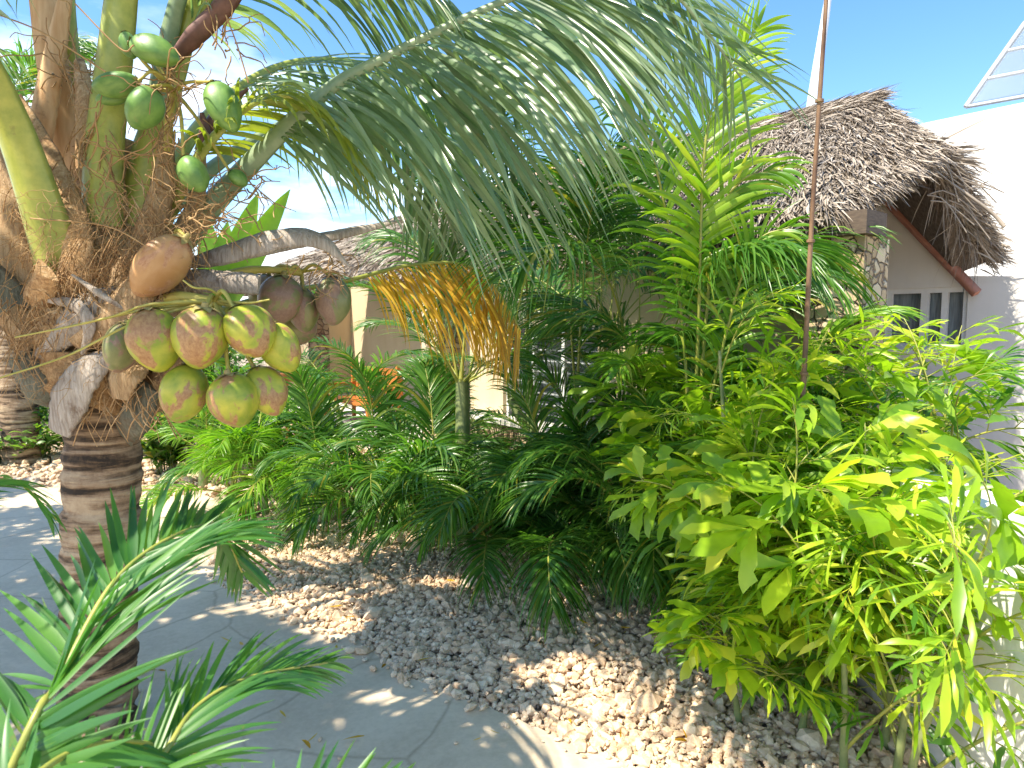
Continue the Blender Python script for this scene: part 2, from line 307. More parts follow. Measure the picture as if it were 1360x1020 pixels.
# ------------------------------------------------------------ leaves and fronds
def blades(mb, org, d0, wref, Ln, Wd, droop, S=6, fold=0.25, prof='lance', mat=0, rs=None, rnd=None, curl=0.0):
    N = len(org); rs = rs or RS(0)
    org = np.asarray(org, float); d = nrm(d0); Ln = np.broadcast_to(Ln, (N,)).astype(float); Wd = np.broadcast_to(Wd, (N,)).astype(float); droop = np.broadcast_to(droop, (N,)).astype(float)
    if rnd is None: rnd = rs.uniform(0, 1, N)
    p = org.copy(); V = np.zeros((N, S+1, 3, 3)); g = np.array([0, 0, -1.0])
    cv = rs.normal(0, 1, (N, 3))*curl
    for s in range(S+1):
        u = s/S
        if prof == 'lance': pl = pr = max(0.0, min(1, 0.25+u*4)*(1-u**2.2))**0.9
        elif prof == 'ellip': pl = pr = math.sin(math.pi*min(1, 0.06+u*0.94))**0.8
        else:
            pl = min(1, 0.05+u*1.35)*(1 if u < 0.8 else max(0.0, (1-u)/0.2))
            pr = min(1, 0.05+u*1.25)*(1 if u < 0.62 else max(0, (1-u)/0.38)**0.7)
        if s == S: pl = pr = 0.02
        w_ = nrm(wref-(wref*d).sum(1, keepdims=True)*d); n_ = np.cross(w_, d)
        jl = jr = 1.0
        if prof == 'wedge' and u > 0.5 and s < S:
            jl = rs.uniform(0.55, 1.15, (N, 1)); jr = rs.uniform(0.55, 1.15, (N, 1))
        h = (Wd/2)[:, None]
        V[:, s, 0] = p - w_*h*pl*jl + n_*h*pl*fold
        V[:, s, 1] = p
        V[:, s, 2] = p + w_*h*pr*jr + n_*h*pr*fold
        if s < S:
            p = p + d*(Ln/S)[:, None]
            d = nrm(d + g*(droop*(0.4+1.2*u)/S)[:, None] + cv/S)
    idx = np.arange(N*(S+1)*3).reshape(N, S+1, 3)
    f = []
    for k in (0, 1): f.append(np.stack([idx[:, :-1, k], idx[:, :-1, k+1], idx[:, 1:, k+1], idx[:, 1:, k]], -1).reshape(-1, 4))
    mb.add(V.reshape(-1, 3), np.concatenate(f), mat, np.repeat(rnd, (S+1)*3), True)
def pinnae(mb, path, s0, n, Lmax, W, lift, droop, a0=65, a1=25, rs=None, mat=0, S=6, prof='lance', lenprof=None, jit=0.1, wt=0.5, fold=0.25, up=(0, 0, 1), skip=0.0, curl=0.05, lofs=None):
    rs = rs or RS(0); pth = resample(path, 60); T = nrm(np.gradient(pth, axis=0))
    u = np.sort(np.tile(np.linspace(s0, 0.995, n), 2)); side = np.tile([-1.0, 1.0], n)
    u = np.clip(u+rs.uniform(-1, 1, 2*n)*0.35/n, s0, 1)
    if skip: k = rs.uniform(0, 1, 2*n) > skip; u = u[k]; side = side[k]
    x = u*59; org = np.stack([np.interp(x, range(60), pth[:, k]) for k in range(3)], 1); t = nrm(np.stack([np.interp(x, range(60), T[:, k]) for k in range(3)], 1))
    sd = np.cross(t, np.asarray(up, float)); bad = np.linalg.norm(sd, axis=1) < 0.15
    sd[bad] = np.cross(t[bad], nrm(np.array([0.3, -1, 0.1]))); sd = nrm(sd); nn = np.cross(sd, t)
    v = (u-s0)/(1-s0); N = len(u)
    a = np.radians(a0+(a1-a0)*v + rs.normal(0, 60*jit, N)); lf = np.radians(lift + rs.normal(0, 120*jit, N))
    if lofs is not None: lf = lf+np.radians(lofs)*side
    d = np.cos(a)[:, None]*t + np.sin(a)[:, None]*((np.cos(lf)*side)[:, None]*sd + np.sin(lf)[:, None]*nn)
    lp = lenprof(v) if lenprof else np.sin(np.pi*(0.16+0.76*v))**0.7
    Ln = Lmax*lp*rs.uniform(0.88, 1.08, N)
    blades(mb, org, d, t + nn*rs.normal(0, wt, N)[:, None], Ln, W*(0.6+0.4*lp)*rs.uniform(0.8, 1.15, N), droop*rs.uniform(0.7, 1.3, N), S, fold, prof, mat, rs, np.clip(0.5+rs.normal(0, 0.22, N), 0, 1), curl)

# ------------------------------------------------------------ the ground
g = MB(); g.add([[-300, -60, 0], [300, -60, 0], [300, 500, 0], [-300, 500, 0]], [[0, 1, 2, 3]], smooth=False)
tag(g.build('ground', M['soil']), 'sandy soil between the planting and the path', 'ground', kind='structure')
edge = [(-500, 655), (0, 650), (100, 655), (200, 664), (262, 660), (292, 672), (285, 695), (262, 715), (275, 745), (330, 790), (400, 828), (470, 855), (520, 893), (600, 930), (690, 965), (770, 995), (860, 1035), (960, 1090), (1040, 1200)]
pe = spline([np.array([*G(x, y)[:2], 0]) for x, y in edge], 160)[:, :2]
rs = RS(3); pe += rs.normal(0, 0.006, pe.shape)
near = [(1.5, 0.2), (1.5, -4), (-14, -4), (-14, 7.0)]
poly = np.vstack([pe, near]); n = len(poly)
bmv = np.vstack([np.c_[poly, np.full(n, 0.03)], np.c_[poly, np.full(n, -0.02)]])
me = bpy.data.meshes.new('path'); me.from_pydata(bmv.tolist(), [], [list(range(n))[::-1]] + [[i, (i+1) % n, n+(i+1) % n, n+i] for i in range(n)])
me.materials.append(M['path']); po = bpy.data.objects.new('path', me); COL.objects.link(po)
tag(po, 'grey stone paved path curving past the coconut palm', 'path', kind='structure')
def inside(x, y, pl):
    c = np.zeros(len(x), bool); j = len(pl)-1
    for i in range(len(pl)):
        xi, yi = pl[i]; xj, yj = pl[j]
        m_ = ((yi > y) != (yj > y)) & (x < (xj-xi)*(y-yi)/(yj-yi+1e-12)+xi); c ^= m_; j = i
    return c
def gravel(name, n, box, size, seed, label, keepf=None, fine=False):
    rs = RS(seed); x = rs.uniform(box[0], box[1], n*3); y = rs.uniform(box[2], box[3], n*3)
    k = ~inside(x, y, poly) | ((rs.uniform(0, 1, len(x)) < .10) & ~inside(x+.10, y+.05, poly)) | ((rs.uniform(0, 1, len(x)) < .0016) & (y > 2.5))
    if keepf is not None: k &= keepf(x, y)
    px = x/np.maximum(y, 0.1)*FPX+680; k &= (px > -60) & (px < 1420)
    x = x[k][:n]; y = y[k][:n]; N = len(x)
    ph = (1+5**0.5)/2
    iv = nrm(np.array([(-1,ph,0),(1,ph,0),(-1,-ph,0),(1,-ph,0),(0,-1,ph),(0,1,ph),(0,-1,-ph),(0,1,-ph),(ph,0,-1),(ph,0,1),(-ph,0,-1),(-ph,0,1)]))
    fi = np.array([(0,11,5),(0,5,1),(0,1,7),(0,7,10),(0,10,11),(1,5,9),(5,11,4),(11,10,2),(10,7,6),(7,1,8),(3,9,4),(3,4,2),(3,2,6),(3,6,8),(3,8,9),(4,9,5),(2,4,11),(6,2,10),(8,6,7),(9,8,1)])
    sz = size*rs.lognormal(0, 0.42, N); V = iv[None]*rs.uniform(0.68, 1.25, (N, 12, 1))
    V = V*np.stack([rs.uniform(0.8, 1.35, N), rs.uniform(0.7, 1.1, N), rs.uniform(0.5, 0.85, N)], 1)[:, None, :]
    a = rs.uniform(0, 6.28, N); ca, sa = np.cos(a)[:, None], np.sin(a)[:, None]
    b_ = rs.normal(0, 0.5, N); cb, sb = np.cos(b_)[:, None], np.sin(b_)[:, None]
    X, Y, Z = V[..., 0], V[..., 1], V[..., 2]; Y, Z = Y*cb-Z*sb, Y*sb+Z*cb; X, Y = X*ca-Y*sa, X*sa+Y*ca
    V = np.stack([X, Y, Z], -1)*(sz/2)[:, None, None]
    V += np.stack([x, y, np.where(inside(x, y, poly), .034+sz*.2, rs.uniform(0.0, 0.035, N)+sz*0.15)], 1)[:, None]
    F = (fi[None]+(np.arange(N)*12)[:, None, None]).reshape(-1, 3)
    mb = MB(); mb.add(V.reshape(-1, 3), F, 0, np.repeat(rs.uniform(0, 1, N), 12), False)
    return tag(mb.build(name, M['stone']), label, 'gravel', kind='stuff')
gravel('gravel', 44000, (-2.4, 1.9, 2.2, 6.6), 0.030, 5, 'cream coral gravel spread between the path and the house')
gravel('gravel', 9000, (-9, 0.5, 6.2, 14), 0.06, 6, 'pale gravel beyond the far side of the path at left', lambda x, y: (y > 6.6) | (x < -2.4))

# ------------------------------------------------------------ the house
u2 = np.array([0.636, -0.772]); m2_ = np.array([0.772, 0.636]); O2 = np.array([0.169, 7.5])
def HF(v):
    v = np.asarray(v, float); xy = O2 + v[..., 0:1]*u2 + v[..., 1:2]*m2_
    return np.concatenate([xy, v[..., 2:3]], -1)
house = empty('house', HF([0, 0, 0]).tolist(), 'low beige house with a shaggy thatched roof behind the palms', 'house')
def hpart(mb, name, mats): return keep(mb.build(name, mats, house))
b_ = MB()       # main wall with window opening a -0.62..0.94 z .6..1.88
for bx in ([(-1.3, .15, 0), (-.62, .35, 2.75)], [(.94, .15, 0), (3.3, .35, 2.75)], [(-.62, .15, 0), (.94, .35, .6)], [(-.62, .15, 1.88), (.94, .35, 2.75)]):
    b_.box(*bx, fr=HF)
b_.box((-1.3, .35, 0), (-1.1, 2.4, 2.75), fr=HF)
hpart(b_, 'front_wall', M['beige'])
b_ = MB(); b_.box((-9.5, 2.4, 0), (-1.1, 2.6, 2.9), fr=HF); b_.box((-9.5, .4, 0), (-9.3, 2.4, 2.9), fr=HF); hpart(b_, 'veranda_wall', M['beige'])
b_ = MB(); b_.box((-9.5, -.25, 0), (-1.35, 2.38, .22), fr=HF); hpart(b_, 'veranda_floor', M['greyw'])
b_ = MB(); b_.box((-1.2, -.12, 0), (3.28, .145, .74), fr=HF); b_.box((-1.25, -.16, .742), (3.28, .14, .80), fr=HF, mat=1); hpart(b_, 'stone_plinth', [M['rag'], M['greyw']])
for a0, a1 in ((-2.02, -1.62), (-6.2, -5.8), (3.295, 3.66)):
    b_ = MB(); b_.box((a0, -.14, 0), (a1, .26, 2.5), fr=HF); hpart(b_, 'stone_pillar', M['rag'])
b_ = MB(); b_.box((-9.6, -.22, 2.502), (3.7, .10, 2.66), fr=HF); hpart(b_, 'eave_beam', M['wood'])
# grille window
b_ = MB(); b_.box((-.62, .30, .6), (.94, .31, 1.88), fr=HF); wn = hpart(b_, 'window', M['glass'])
b_ = MB()
for a in (-.62, -.15, .35, .90): b_.box((a, .20, .6), (a+.045, .245, 1.88), fr=HF)
for z in (.6, 1.845): b_.box((-.575, .202, z), (.90, .243, z+.035), fr=HF)
o = b_.build('window_frame', M['paintw'], wn); o.matrix_parent_inverse = Matrix.Identity(4)
b_ = MB()
for z in np.arange(.72, 1.84, .125): b_.box((-.57, .235, z), (.89, .255, z+.014), fr=HF)
o = b_.build('window_grille', M['steel'], wn)
b_ = MB(); b_.box((-.70, .05, .56), (1.0, .148, .598), fr=HF); hpart(b_, 'window_sill', M['greyw'])
# right wing wall with white window
b_ = MB()
B0 = 3.5
def aat(px, b):         # a where a sight line at px meets the plane b
    s = (px-680)/FPX; X0, Y0 = O2 + b*m2_; return (s*Y0-X0)/(u2[0]-s*u2[1])
wa0, wa1 = aat(1172, B0), aat(1281, B0)
rk0, rk1 = aat(1150, B0), aat(1262, B0)
zr0, zr1 = 3.55, 2.42
far = aat(1420, B0)
for bx in ([(rk0-2.5, B0, 0), (wa0, B0+.2, 2.34)], [(wa1, B0, 0), (far, B0+.2, 2.34)], [(wa0, B0, 0), (wa1, B0+.2, 1.62)], [(wa0, B0, 2.30), (wa1, B0+.2, 2.34)]): b_.box(*bx, fr=HF)
v = HF([[rk0-2.5, B0, 2.341], [far, B0, 2.341], [far, B0, 2.341+.02], [rk1, B0, zr1], [rk0, B0, zr0], [rk0-2.5, B0, zr0]])
v2 = v + np.array([*(m2_*.2), 0])
b_.add(np.vstack([v, v2]), [[0, 1, 2, 3, 4, 5], [11, 10, 9, 8, 7, 6]], smooth=False)
hpart(b_, 'wing_wall', M['greyw'])
b_ = MB(); b_.box((wa0, B0+.12, 1.62), (wa1, B0+.13, 2.3), fr=HF); wn = hpart(b_, 'window', M['glassp'])
b_ = MB(); W_ = wa1-wa0
for f0, f1 in ((0, .07), (.44, .53), (.69, .76), (.94, 1)): b_.box((wa0+W_*f0, B0+.03, 1.62), (wa0+W_*f1, B0+.09, 2.3), fr=HF)
for z in (1.62, 2.245): b_.box((wa0+W_*.07, B0+.032, z), (wa1-W_*.07, B0+.088, z+.055), fr=HF)
b_.box((wa0-.06, B0-.05, 1.56), (wa1+.06, B0+.02, 1.618), fr=HF)
b_.build('window_frame', M['paintw'], wn)
b_ = MB()       # red oxide rake board
r0 = HF([rk0-.05, B0-.12, zr0+.05]); r1 = HF([rk1+.25, B0-.12, zr1-.2]); 
b_.tube(np.array([r0, (r0+r1)/2, r1]), .055, 4, 0, flat=1.0); hpart(b_, 'rake_board', M['redwood'])
# roof surface: facets that carry thatch
E1 = P(1082, 296, 4.75); E0 = E1 - np.array([*(u2*13.2), 0]); E0[2] = 2.66
R2 = P(1150, 142, 7.6); R1 = P(850, 203, 10.08); Rm = R1 + (R1-R2)*2.1; Rm[2] = R1[2]-.15
A_ = P(1240, 205, 6.3); V_ = P(1318, 345, 7.2); Bk = P(1300, 330, 9.5); 
Hm = P(1085, 172, 6.8)
def facet(a, b2, c, d, n, rs, ln, wd, lift, mb, over=0.0, shade=1.0):
    # a,b = lower edge, d,c = upper edge; strands run downhill
    s = rs.uniform(0, 1, n); t_ = rs.uniform(0, 1, n)**0.9
    lo = a[None]*(1-s[:, None])+b2[None]*s[:, None]; hi = d[None]*(1-s[:, None])+c[None]*s[:, None]
    p = lo*(1-t_[:, None])+hi*t_[:, None]; dn = nrm(lo-hi)
    e = nrm(np.cross(b2-a, (d+c)/2-(a+b2)/2)); e = e if e[2] > 0 else -e
    sd = nrm(np.cross(dn, e)); d0 = dn + sd*rs.normal(0, .24, n)[:, None] + e*rs.uniform(.02, .20, n)[:, None]
    p = p + e*(rs.uniform(-.02, .07, n)+.05)[:, None]
    blades(mb, p, d0, sd+e*rs.normal(0, .5, n)[:, None], ln*rs.uniform(.5, 1.3, n), wd*rs.uniform(.5, 1.4, n), rs.uniform(.1, .5, n), 3, .4, 'lance', 0, rs, None, .25)
rs = RS(21); th = MB()
pts = [E0, E1, A_, R2, R1, Rm, V_, Bk]
facet(P(640, 338, 8.2), E1, Hm, P(720, 240, 10.9), 21000, rs, .34, .017, 0, th)
facet(E1, A_, R2, Hm, 14000, rs, .34, .016, 0, th)
facet(P(640, 338, 8.2), P(720, 240, 10.9), R1, R1, 800, rs, .25, .03, 0, th)
facet(Hm, R2, R2, R1, 4500, rs, .34, .018, 0, th)
facet(Hm, P(1082, 296, 4.9), P(720, 240, 10.9), R1, 5000, rs, .34, .018, 0, th)
facet(E0, P(640, 338, 8.2), P(720, 240, 10.9), Rm, 8000, rs, .28, .035, 0, th)
facet(A_, V_, Bk, R2, 3500, rs, .30, .02, 0, th)
# bristles fringing the verges
def fringe(mb, a, b2, dirv, n, ln, wd, spread, dr=.6):
    s = rs.uniform(0, 1, n)[:, None]; p = a*(1-s)+b2*s + rs.normal(0, .05, (n, 3)); d0 = nrm(dirv)[None]+rs.normal(0, spread, (n, 3))
    blades(mb, p, d0, rs.normal(0, 1, (n, 3)), ln*rs.uniform(.4, 1.3, n), wd*rs.uniform(.6, 1.3, n), dr*rs.uniform(.5, 1.4, n), 4, .3, 'lance', 0, rs, None, .15)
out = nrm(np.array([.45, -.75, -.45]))
fringe(th, E1, A_, nrm(np.array([.25, -.9, -.4])), 2200, .13, .018, .35)
fringe(th, A_, V_, np.array([.9, -.15, -.45]), 1500, .24, .014, .35)
fringe(th, A_+np.array([-.1, .1, 0]), A_, np.array([.9, -.1, -.1]), 150, .5, .018, .2, .4)
fringe(th, A_, V_+np.array([-.2, 0, .1]), np.array([-.05, -.1, -1]), 90, .5, .012, .22, .2)
fringe(th, E0, E1, nrm(np.array([-.6, -.6, -.6])), 2500, .17, .02, .3)
hpart(th, 'thatch', M['thatch'])
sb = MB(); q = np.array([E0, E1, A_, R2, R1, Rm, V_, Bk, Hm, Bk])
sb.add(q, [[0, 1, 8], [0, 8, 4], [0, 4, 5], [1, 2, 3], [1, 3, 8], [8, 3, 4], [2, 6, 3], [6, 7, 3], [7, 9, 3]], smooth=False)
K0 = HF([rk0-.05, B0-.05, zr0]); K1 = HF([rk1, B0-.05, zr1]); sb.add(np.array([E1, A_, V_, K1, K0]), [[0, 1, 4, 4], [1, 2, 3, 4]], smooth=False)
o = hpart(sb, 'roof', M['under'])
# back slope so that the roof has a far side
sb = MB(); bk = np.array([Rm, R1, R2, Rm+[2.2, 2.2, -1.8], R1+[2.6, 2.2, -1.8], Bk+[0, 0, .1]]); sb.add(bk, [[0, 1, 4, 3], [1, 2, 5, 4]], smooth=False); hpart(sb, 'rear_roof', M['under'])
# rafters under the overhang
b_ = MB()
for f in np.linspace(0.05, .95, 6):
    p0 = E1*(1-f)+A_*f + np.array([0, .1, -.03]); b_.tube(np.array([p0, p0+np.array([.55, 1.1, .25])]), .028, 6)
b_.tube(np.array([E1+[0, .15, -.06], A_+[-.05, .2, -.05]]), .04, 6); b_.tube(np.array([A_+[-.05, .2, -.08], V_+[-.12, .1, -.05]]), .035, 6)
hpart(b_, 'rafters', M['wood'])
b_ = MB(); pr = np.array([Rm*(1-f)+R1*f for f in np.linspace(.15, .97, 22)]) + np.array([0, -.03, .06])
b_.tube(pr, .11, 8, wob=.12, rs=RS(4)); hpart(b_, 'ridge_capping', M['tile'])
# loose stick hanging out of the thatch
b_ = MB(); b_.tube(spline([P(1256, 238, 6.2), P(1290, 262, 6.1), P(1320, 285, 6.05), P(1334, 301, 6.0)], 14), np.linspace(.010, .02, 14), 6)
for i in range(14):
    q0 = P(1235+rs.uniform(-5, 30), 215+rs.uniform(-15, 60), 6.2); b_.tube(spline([q0, q0+[.15, -.02, -.06+rs.uniform(-.1, .08)], q0+[.34+rs.uniform(-.1, .15), -.05, -.2+rs.uniform(-.2, .15)]], 6), .006, 5)
hpart(b_, 'loose_stick', M['thatch'])

# bench on the veranda
def bench(loc, rz):
    e = empty('bench', loc, 'orange varnished wooden bench on the veranda behind the coconuts', 'bench', rz=rz)
    s = MB()
    for k in range(4): s.box((-.85, -.28+k*.14, .36), (.85, -.16+k*.14, .40))
    s.build('seat', M['orange'], e)
    s = MB()
    for k in range(3): s.box((-.85, .30, .52+k*.15), (.85, .335, .64+k*.15))
    s.build('backrest', M['orange'], e)
    for x in (-.8, .8):
        s = MB(); s.box((x-.03, -.3, 0), (x+.03, -.24, .60)); s.build('leg', M['orange'], e)
        s = MB(); s.box((x-.03, .24, 0), (x+.03, .298, 1.0)); s.build('leg', M['orange'], e)
        s = MB(); s.box((x-.04, -.32, .602), (x+.04, .238, .64)); s.build('armrest', M['orange'], e)
p = HF([-4.6, .25, .22]); ang = math.atan2(-.772, .636)
bench(p.tolist(), ang+math.pi if False else ang)
p = P(415, 500, 10.6); p[2] = 0.5
e = empty('table', [p[0]-.15, p[1], 0], 'orange wooden side table standing left of the veranda bench', 'table')
s = MB(); s.box((-.42, -.28, 1.08), (.42, .28, 1.12)); s.build('tabletop', M['orange'], e)
s = MB(); s.box((-.38, -.24, 1.0), (.38, .24, 1.078)); s.build('apron', M['orange'], e)
for x in (-.36, .31):
    for y in (-.22, .17): s = MB(); s.box((x, y, 0), (x+.05, y+.05, .998)); s.build('leg', M['orange'], e)

# ------------------------------------------------------------ walls at the right
b_ = MB(); b_.box((1.80, 1.0, 0), (1.95, 5.2, 1.16)); b_.box((1.77, 1.0, 1.162), (1.98, 5.2, 1.21))
tag(b_.build('garden_wall', M['white']), 'low white garden wall behind the bright fishtail palms at right', 'wall')
b_ = MB()
q0 = P(1220, 165, 12.0); dr = np.array([0.636, -0.772, 0]); A0 = q0-dr*7; A1 = q0+dr*9
def wallq(mb, A, B, th, z0, z1, mat=0):
    n_ = nrm(np.array([-(B-A)[1], (B-A)[0], 0]))*th
    v = [[*A[:2], z0], [*B[:2], z0], [*(B+n_)[:2], z0], [*(A+n_)[:2], z0], [*A[:2], z1], [*B[:2], z1], [*(B+n_)[:2], z1], [*(A+n_)[:2], z1]]
    mb.add(v, [[0,3,2,1],[4,5,6,7],[0,1,5,4],[1,2,6,5],[2,3,7,6],[3,0,4,7]], mat, smooth=False)
wallq(b_, A0, A1, .25, 0, q0[2])
nb = tag(b_.build('boundary_wall', M['white']), 'tall plain white wall rising behind the right end of the thatched roof', 'wall')
# sheet-and-steel canopy above the white wall
cn = empty('canopy', q0.tolist(), 'steel framed sloping glass canopy above the tall white wall, top right', 'canopy')
c0 = P(1283, 142, 12.6); c1 = P(1362, 30, 12.6); off = np.array([2.6, -1.8, 0.1])
s = MB(); 
for f in (0, .5, 1): s.tube(np.array([c0+off*f, c1+off*f]), .05, 6)
for f in (0, .33, .66, 1): s.tube(np.array([c0*(1-f)+c1*f, c0*(1-f)+c1*f+off]), .035, 6)
keep(s.build('canopy_frame', M['steel'], cn))
s = MB(); s.add([c0+[0, 0, .06], c0+off+[0, 0, .06], c1+off+[0, 0, .06], c1+[0, 0, .06], c0+[0, 0, .04], c0+off+[0, 0, .04], c1+off+[0, 0, .04], c1+[0, 0, .04]], [[0, 1, 2, 3], [7, 6, 5, 4], [0, 4, 5, 1], [1, 5, 6, 2], [2, 6, 7, 3], [3, 7, 4, 0]], smooth=False)
keep(s.build('roof_sheet', M['sheet'], cn))
s = MB(); pt = c1+off; s.tube(np.array([[pt[0], pt[1], q0[2]-.5], pt]), .04, 6); s.tube(np.array([[c0[0]+off[0], c0[1]+off[1], q0[2]-.5], c0+off]), .04, 6); keep(s.build('canopy_post', M['steel'], cn))

# poles
def pole(name, pts, rad, m_, label, joints=0):
    mb = MB(); pth = resample(spline(pts, 30), 40); mb.tube(pth, np.linspace(rad[0], rad[1], 40), 10)
    for k in range(joints):
        i = int(5+k*34/max(1, joints)); q_ = pth[i]; mb.tube([q_, q_*.985+pth[i+1]*.015+(pth[i+1]-q_)*.12], rad[0]*1.22, 10)
    return tag(mb.build(name, m_), label, 'pole')
bp = P(1062, 590, 3.3); bp2 = bp.copy(); bp2[2] = 0; bp2[0] -= .06
pole('pole', [bp2, bp, P(1079, 280, 3.25), P(1096, 20, 3.2), P(1100, -60, 3.2)], (.016, .009), M['rust'], 'thin rusty steel pole standing up through the foliage before the thatched roof', 5)
mb = MB(); pth = spline([P(1072, 230, 13), P(1079, 140, 13), P(1098, 10, 13), P(1112, -90, 13)], 30); pth = np.vstack([[pth[0][0]-.1, 13, 0], pth]); mb.tube(pth, np.linspace(.15, .03, 31), 12)
tag(mb.build('mast', M['pale']), 'pale tapering mast behind the thatched roof, beside the rusty pole', 'mast')

# ------------------------------------------------------------ coconut palm
base = G(130, 985)
CP = empty('coconut_palm', base.tolist(), 'big coconut palm at left heavy with green and brown coconuts beside the path', 'palm tree')
def cpart(mb, name, mats, par=None):
    o = mb.build(name, mats, par or CP)
    if par is None: keep(o)
    return o
cx, cy = P(135, 560, 3.0)[:2]
rs = RS(11)
tp = spline([base+[-.02, 0, -.05], np.array([*P(131, 900, 3.02)]), P(135, 700, 3.0), P(138, 560, 3.0), P(140, 440, 3.02)], 90); 
zz = np.linspace(0, 1, 90); saw = ((zz*13+.15*np.sin(zz*40)) % 1.0); rad = .163-.010*zz + (saw-.5)*.016 + rs.normal(0, .0022, 90)
rad[:6] += np.linspace(.05, 0, 6)
mb = MB(); mb.tube(tp, rad, 28, wob=.022, rs=RS(2)); cpart(mb, 'trunk', M['trunk'])
crown = P(140, 430, 3.02)
# fibrous core of the crown
mb = MB(); pc = np.array([P(140, 545, 3.02), P(139, 500, 3.02), P(138, 440, 3.03), P(142, 380, 3.05), P(148, 320, 3.1), P(155, 250, 3.12), P(160, 190, 3.15)])
mb.tube(spline(pc, 40), np.interp(np.linspace(0, 1, 40), [0, .15, .35, .55, .75, 1], [.17, .25, .27, .24, .17, .08]), 24, wob=.09, rs=RS(6)); cpart(mb, 'crown_fibre', M['fibre'])
def strap(mb, pts, wid, thick, n=26, mat=0, up=(0, -1, 0.15), dish=0.35, wob=0.0):
    """a petiole or sheath: a dished band, wide across the sight line"""
    pth = resample(spline(pts, 60), n); t = nrm(np.gradient(pth, axis=0)); a = nrm(np.cross(t, np.asarray(up, float))); b = np.cross(a, t)
    W = np.interp(np.linspace(0, 1, n), np.linspace(0, 1, len(wid)), wid)/2; Th = np.interp(np.linspace(0, 1, n), np.linspace(0, 1, len(thick)), thick)
    xs = np.array([-1, -.8, -.45, 0, .45, .8, 1, .8, .45, 0, -.45, -.8]); ys = np.array([0, .35, .75, 1, .75, .35, 0, -.5+dish, -.55+dish, -.6+dish, -.55+dish, -.5+dish])
    k = len(xs); r_ = RS(int(abs(pth[0, 0]*977+pth[-1, 2]*131)) % 9999)
    jw = 1+wob*r_.uniform(-1, 1, (n, k))
    v = pth[:, None]+(xs[None]*W[:, None]*jw)[..., None]*a[:, None]+(ys[None]*Th[:, None])[..., None]*b[:, None]
    f = [[i*k+j, i*k+(j+1) % k, (i+1)*k+(j+1) % k, (i+1)*k+j] for i in range(n-1) for j in range(k)]
    mb.add(v, f, mat, .5); mb.add(np.vstack([v[0], v[-1]]), [list(range(k))[::-1], list(range(k, 2*k))], mat)
lpc = lambda v: np.clip(np.minimum(.5+v*2.2, 1.02-0.55*v**2.5), .2, 1)
def cfrond(pts, wid, thick, s0, n, Lm, droop, leaf='coco', pet='petiole', lift=-15, rs=None, W=.045, a0=60, a1=28, up=(0, 0, 1), psup=(0, -1, .15), label=None, lofs=None, skip=.03):
    pts = [np.asarray(q, float) for q in pts]
    mb = MB(); strap(mb, pts, wid, thick, 40, up=psup); o = cpart(mb, 'frond', M[pet])
    if label: o['label'] = label
    mb = MB(); pinnae(mb, spline(pts, 80), s0, n, Lm, W, lift, droop, a0, a1, rs or RS(1), 0, 9, lenprof=lpc, jit=.07, wt=.35, fold=.3, up=up, skip=skip, curl=.06, lofs=lofs)
    cpart(mb, 'leaflets', M[leaf], o)
    return o
# main arching frond to the right
cfrond([P(215, 345, 3.05), P(330, 220, 3.0), P(432, 122, 2.95), P(520, 72, 2.9), P(640, 14, 2.85), P(750, -30, 2.8), P(860, -70, 2.85)], [.16, .11, .085, .05, .04, .03, .01], [.05, .035, .02, .015, .012, .008, .005], .30, 105, 1.22, .9, pet='petgrey', lift=-58, rs=RS(31), W=.029, a0=76, a1=46, skip=.16, label='long arching frond with grey green leaflets hanging over the garden')
# frond whose tip shows at the top centre right
cfrond([P(190, 250, 3.1), P(260, -60, 3.0), P(480, -260, 2.8), P(720, -190, 2.7), P(860, -50, 2.65), P(930, 30, 2.65), P(985, 105, 2.7)], [.14, .09, .06, .045, .035, .025, .008], [.045, .03, .018, .01, .006], .30, 100, .85, .8, rs=RS(32), pet='petgrey', a0=64, a1=42, lift=-5, W=.020)
# frond filling the upper left centre
cfrond([P(190, 260, 3.1), P(262, 20, 3.1), P(350, -70, 3.1), P(470, -60, 3.15), P(590, 10, 3.2), P(680, 110, 3.3)], [.13, .08, .05, .04, .03, .01], [.04, .025, .015, .008, .005], .3, 80, .9, 1.5, rs=RS(33), W=.024, skip=.2)
# behind, darker fronds through which the sky shows
cfrond([P(170, 330, 3.2), P(300, 210, 3.5), P(430, 150, 3.9), P(540, 190, 4.3), P(600, 300, 4.6), P(625, 390, 4.8)], [.13, .08, .05, .04, .03, .01], [.04, .025, .015, .008, .005], .33, 80, .95, 1.1, rs=RS(34), pet='petgrey', W=.028)
cfrond([P(180, 320, 3.2), P(270, 160, 3.6), P(380, 85, 4.0), P(500, 90, 4.4), P(620, 150, 4.8), P(720, 260, 5.1)], [.13, .08, .05, .04, .03, .01], [.04, .025, .015, .008, .005], .3, 80, 1.0, 1.3, rs=RS(35), pet='petiole', W=.028)
cfrond([P(200, 330, 3.0), P(270, 200, 2.9), P(350, 130, 2.85), P(420, 140, 2.85), P(480, 210, 2.9)], [.10, .06, .04, .03, .01], [.03, .02, .01, .006, .005], .35, 40, .5, 1.2, leaf='cocoy', rs=RS(36), W=.026)
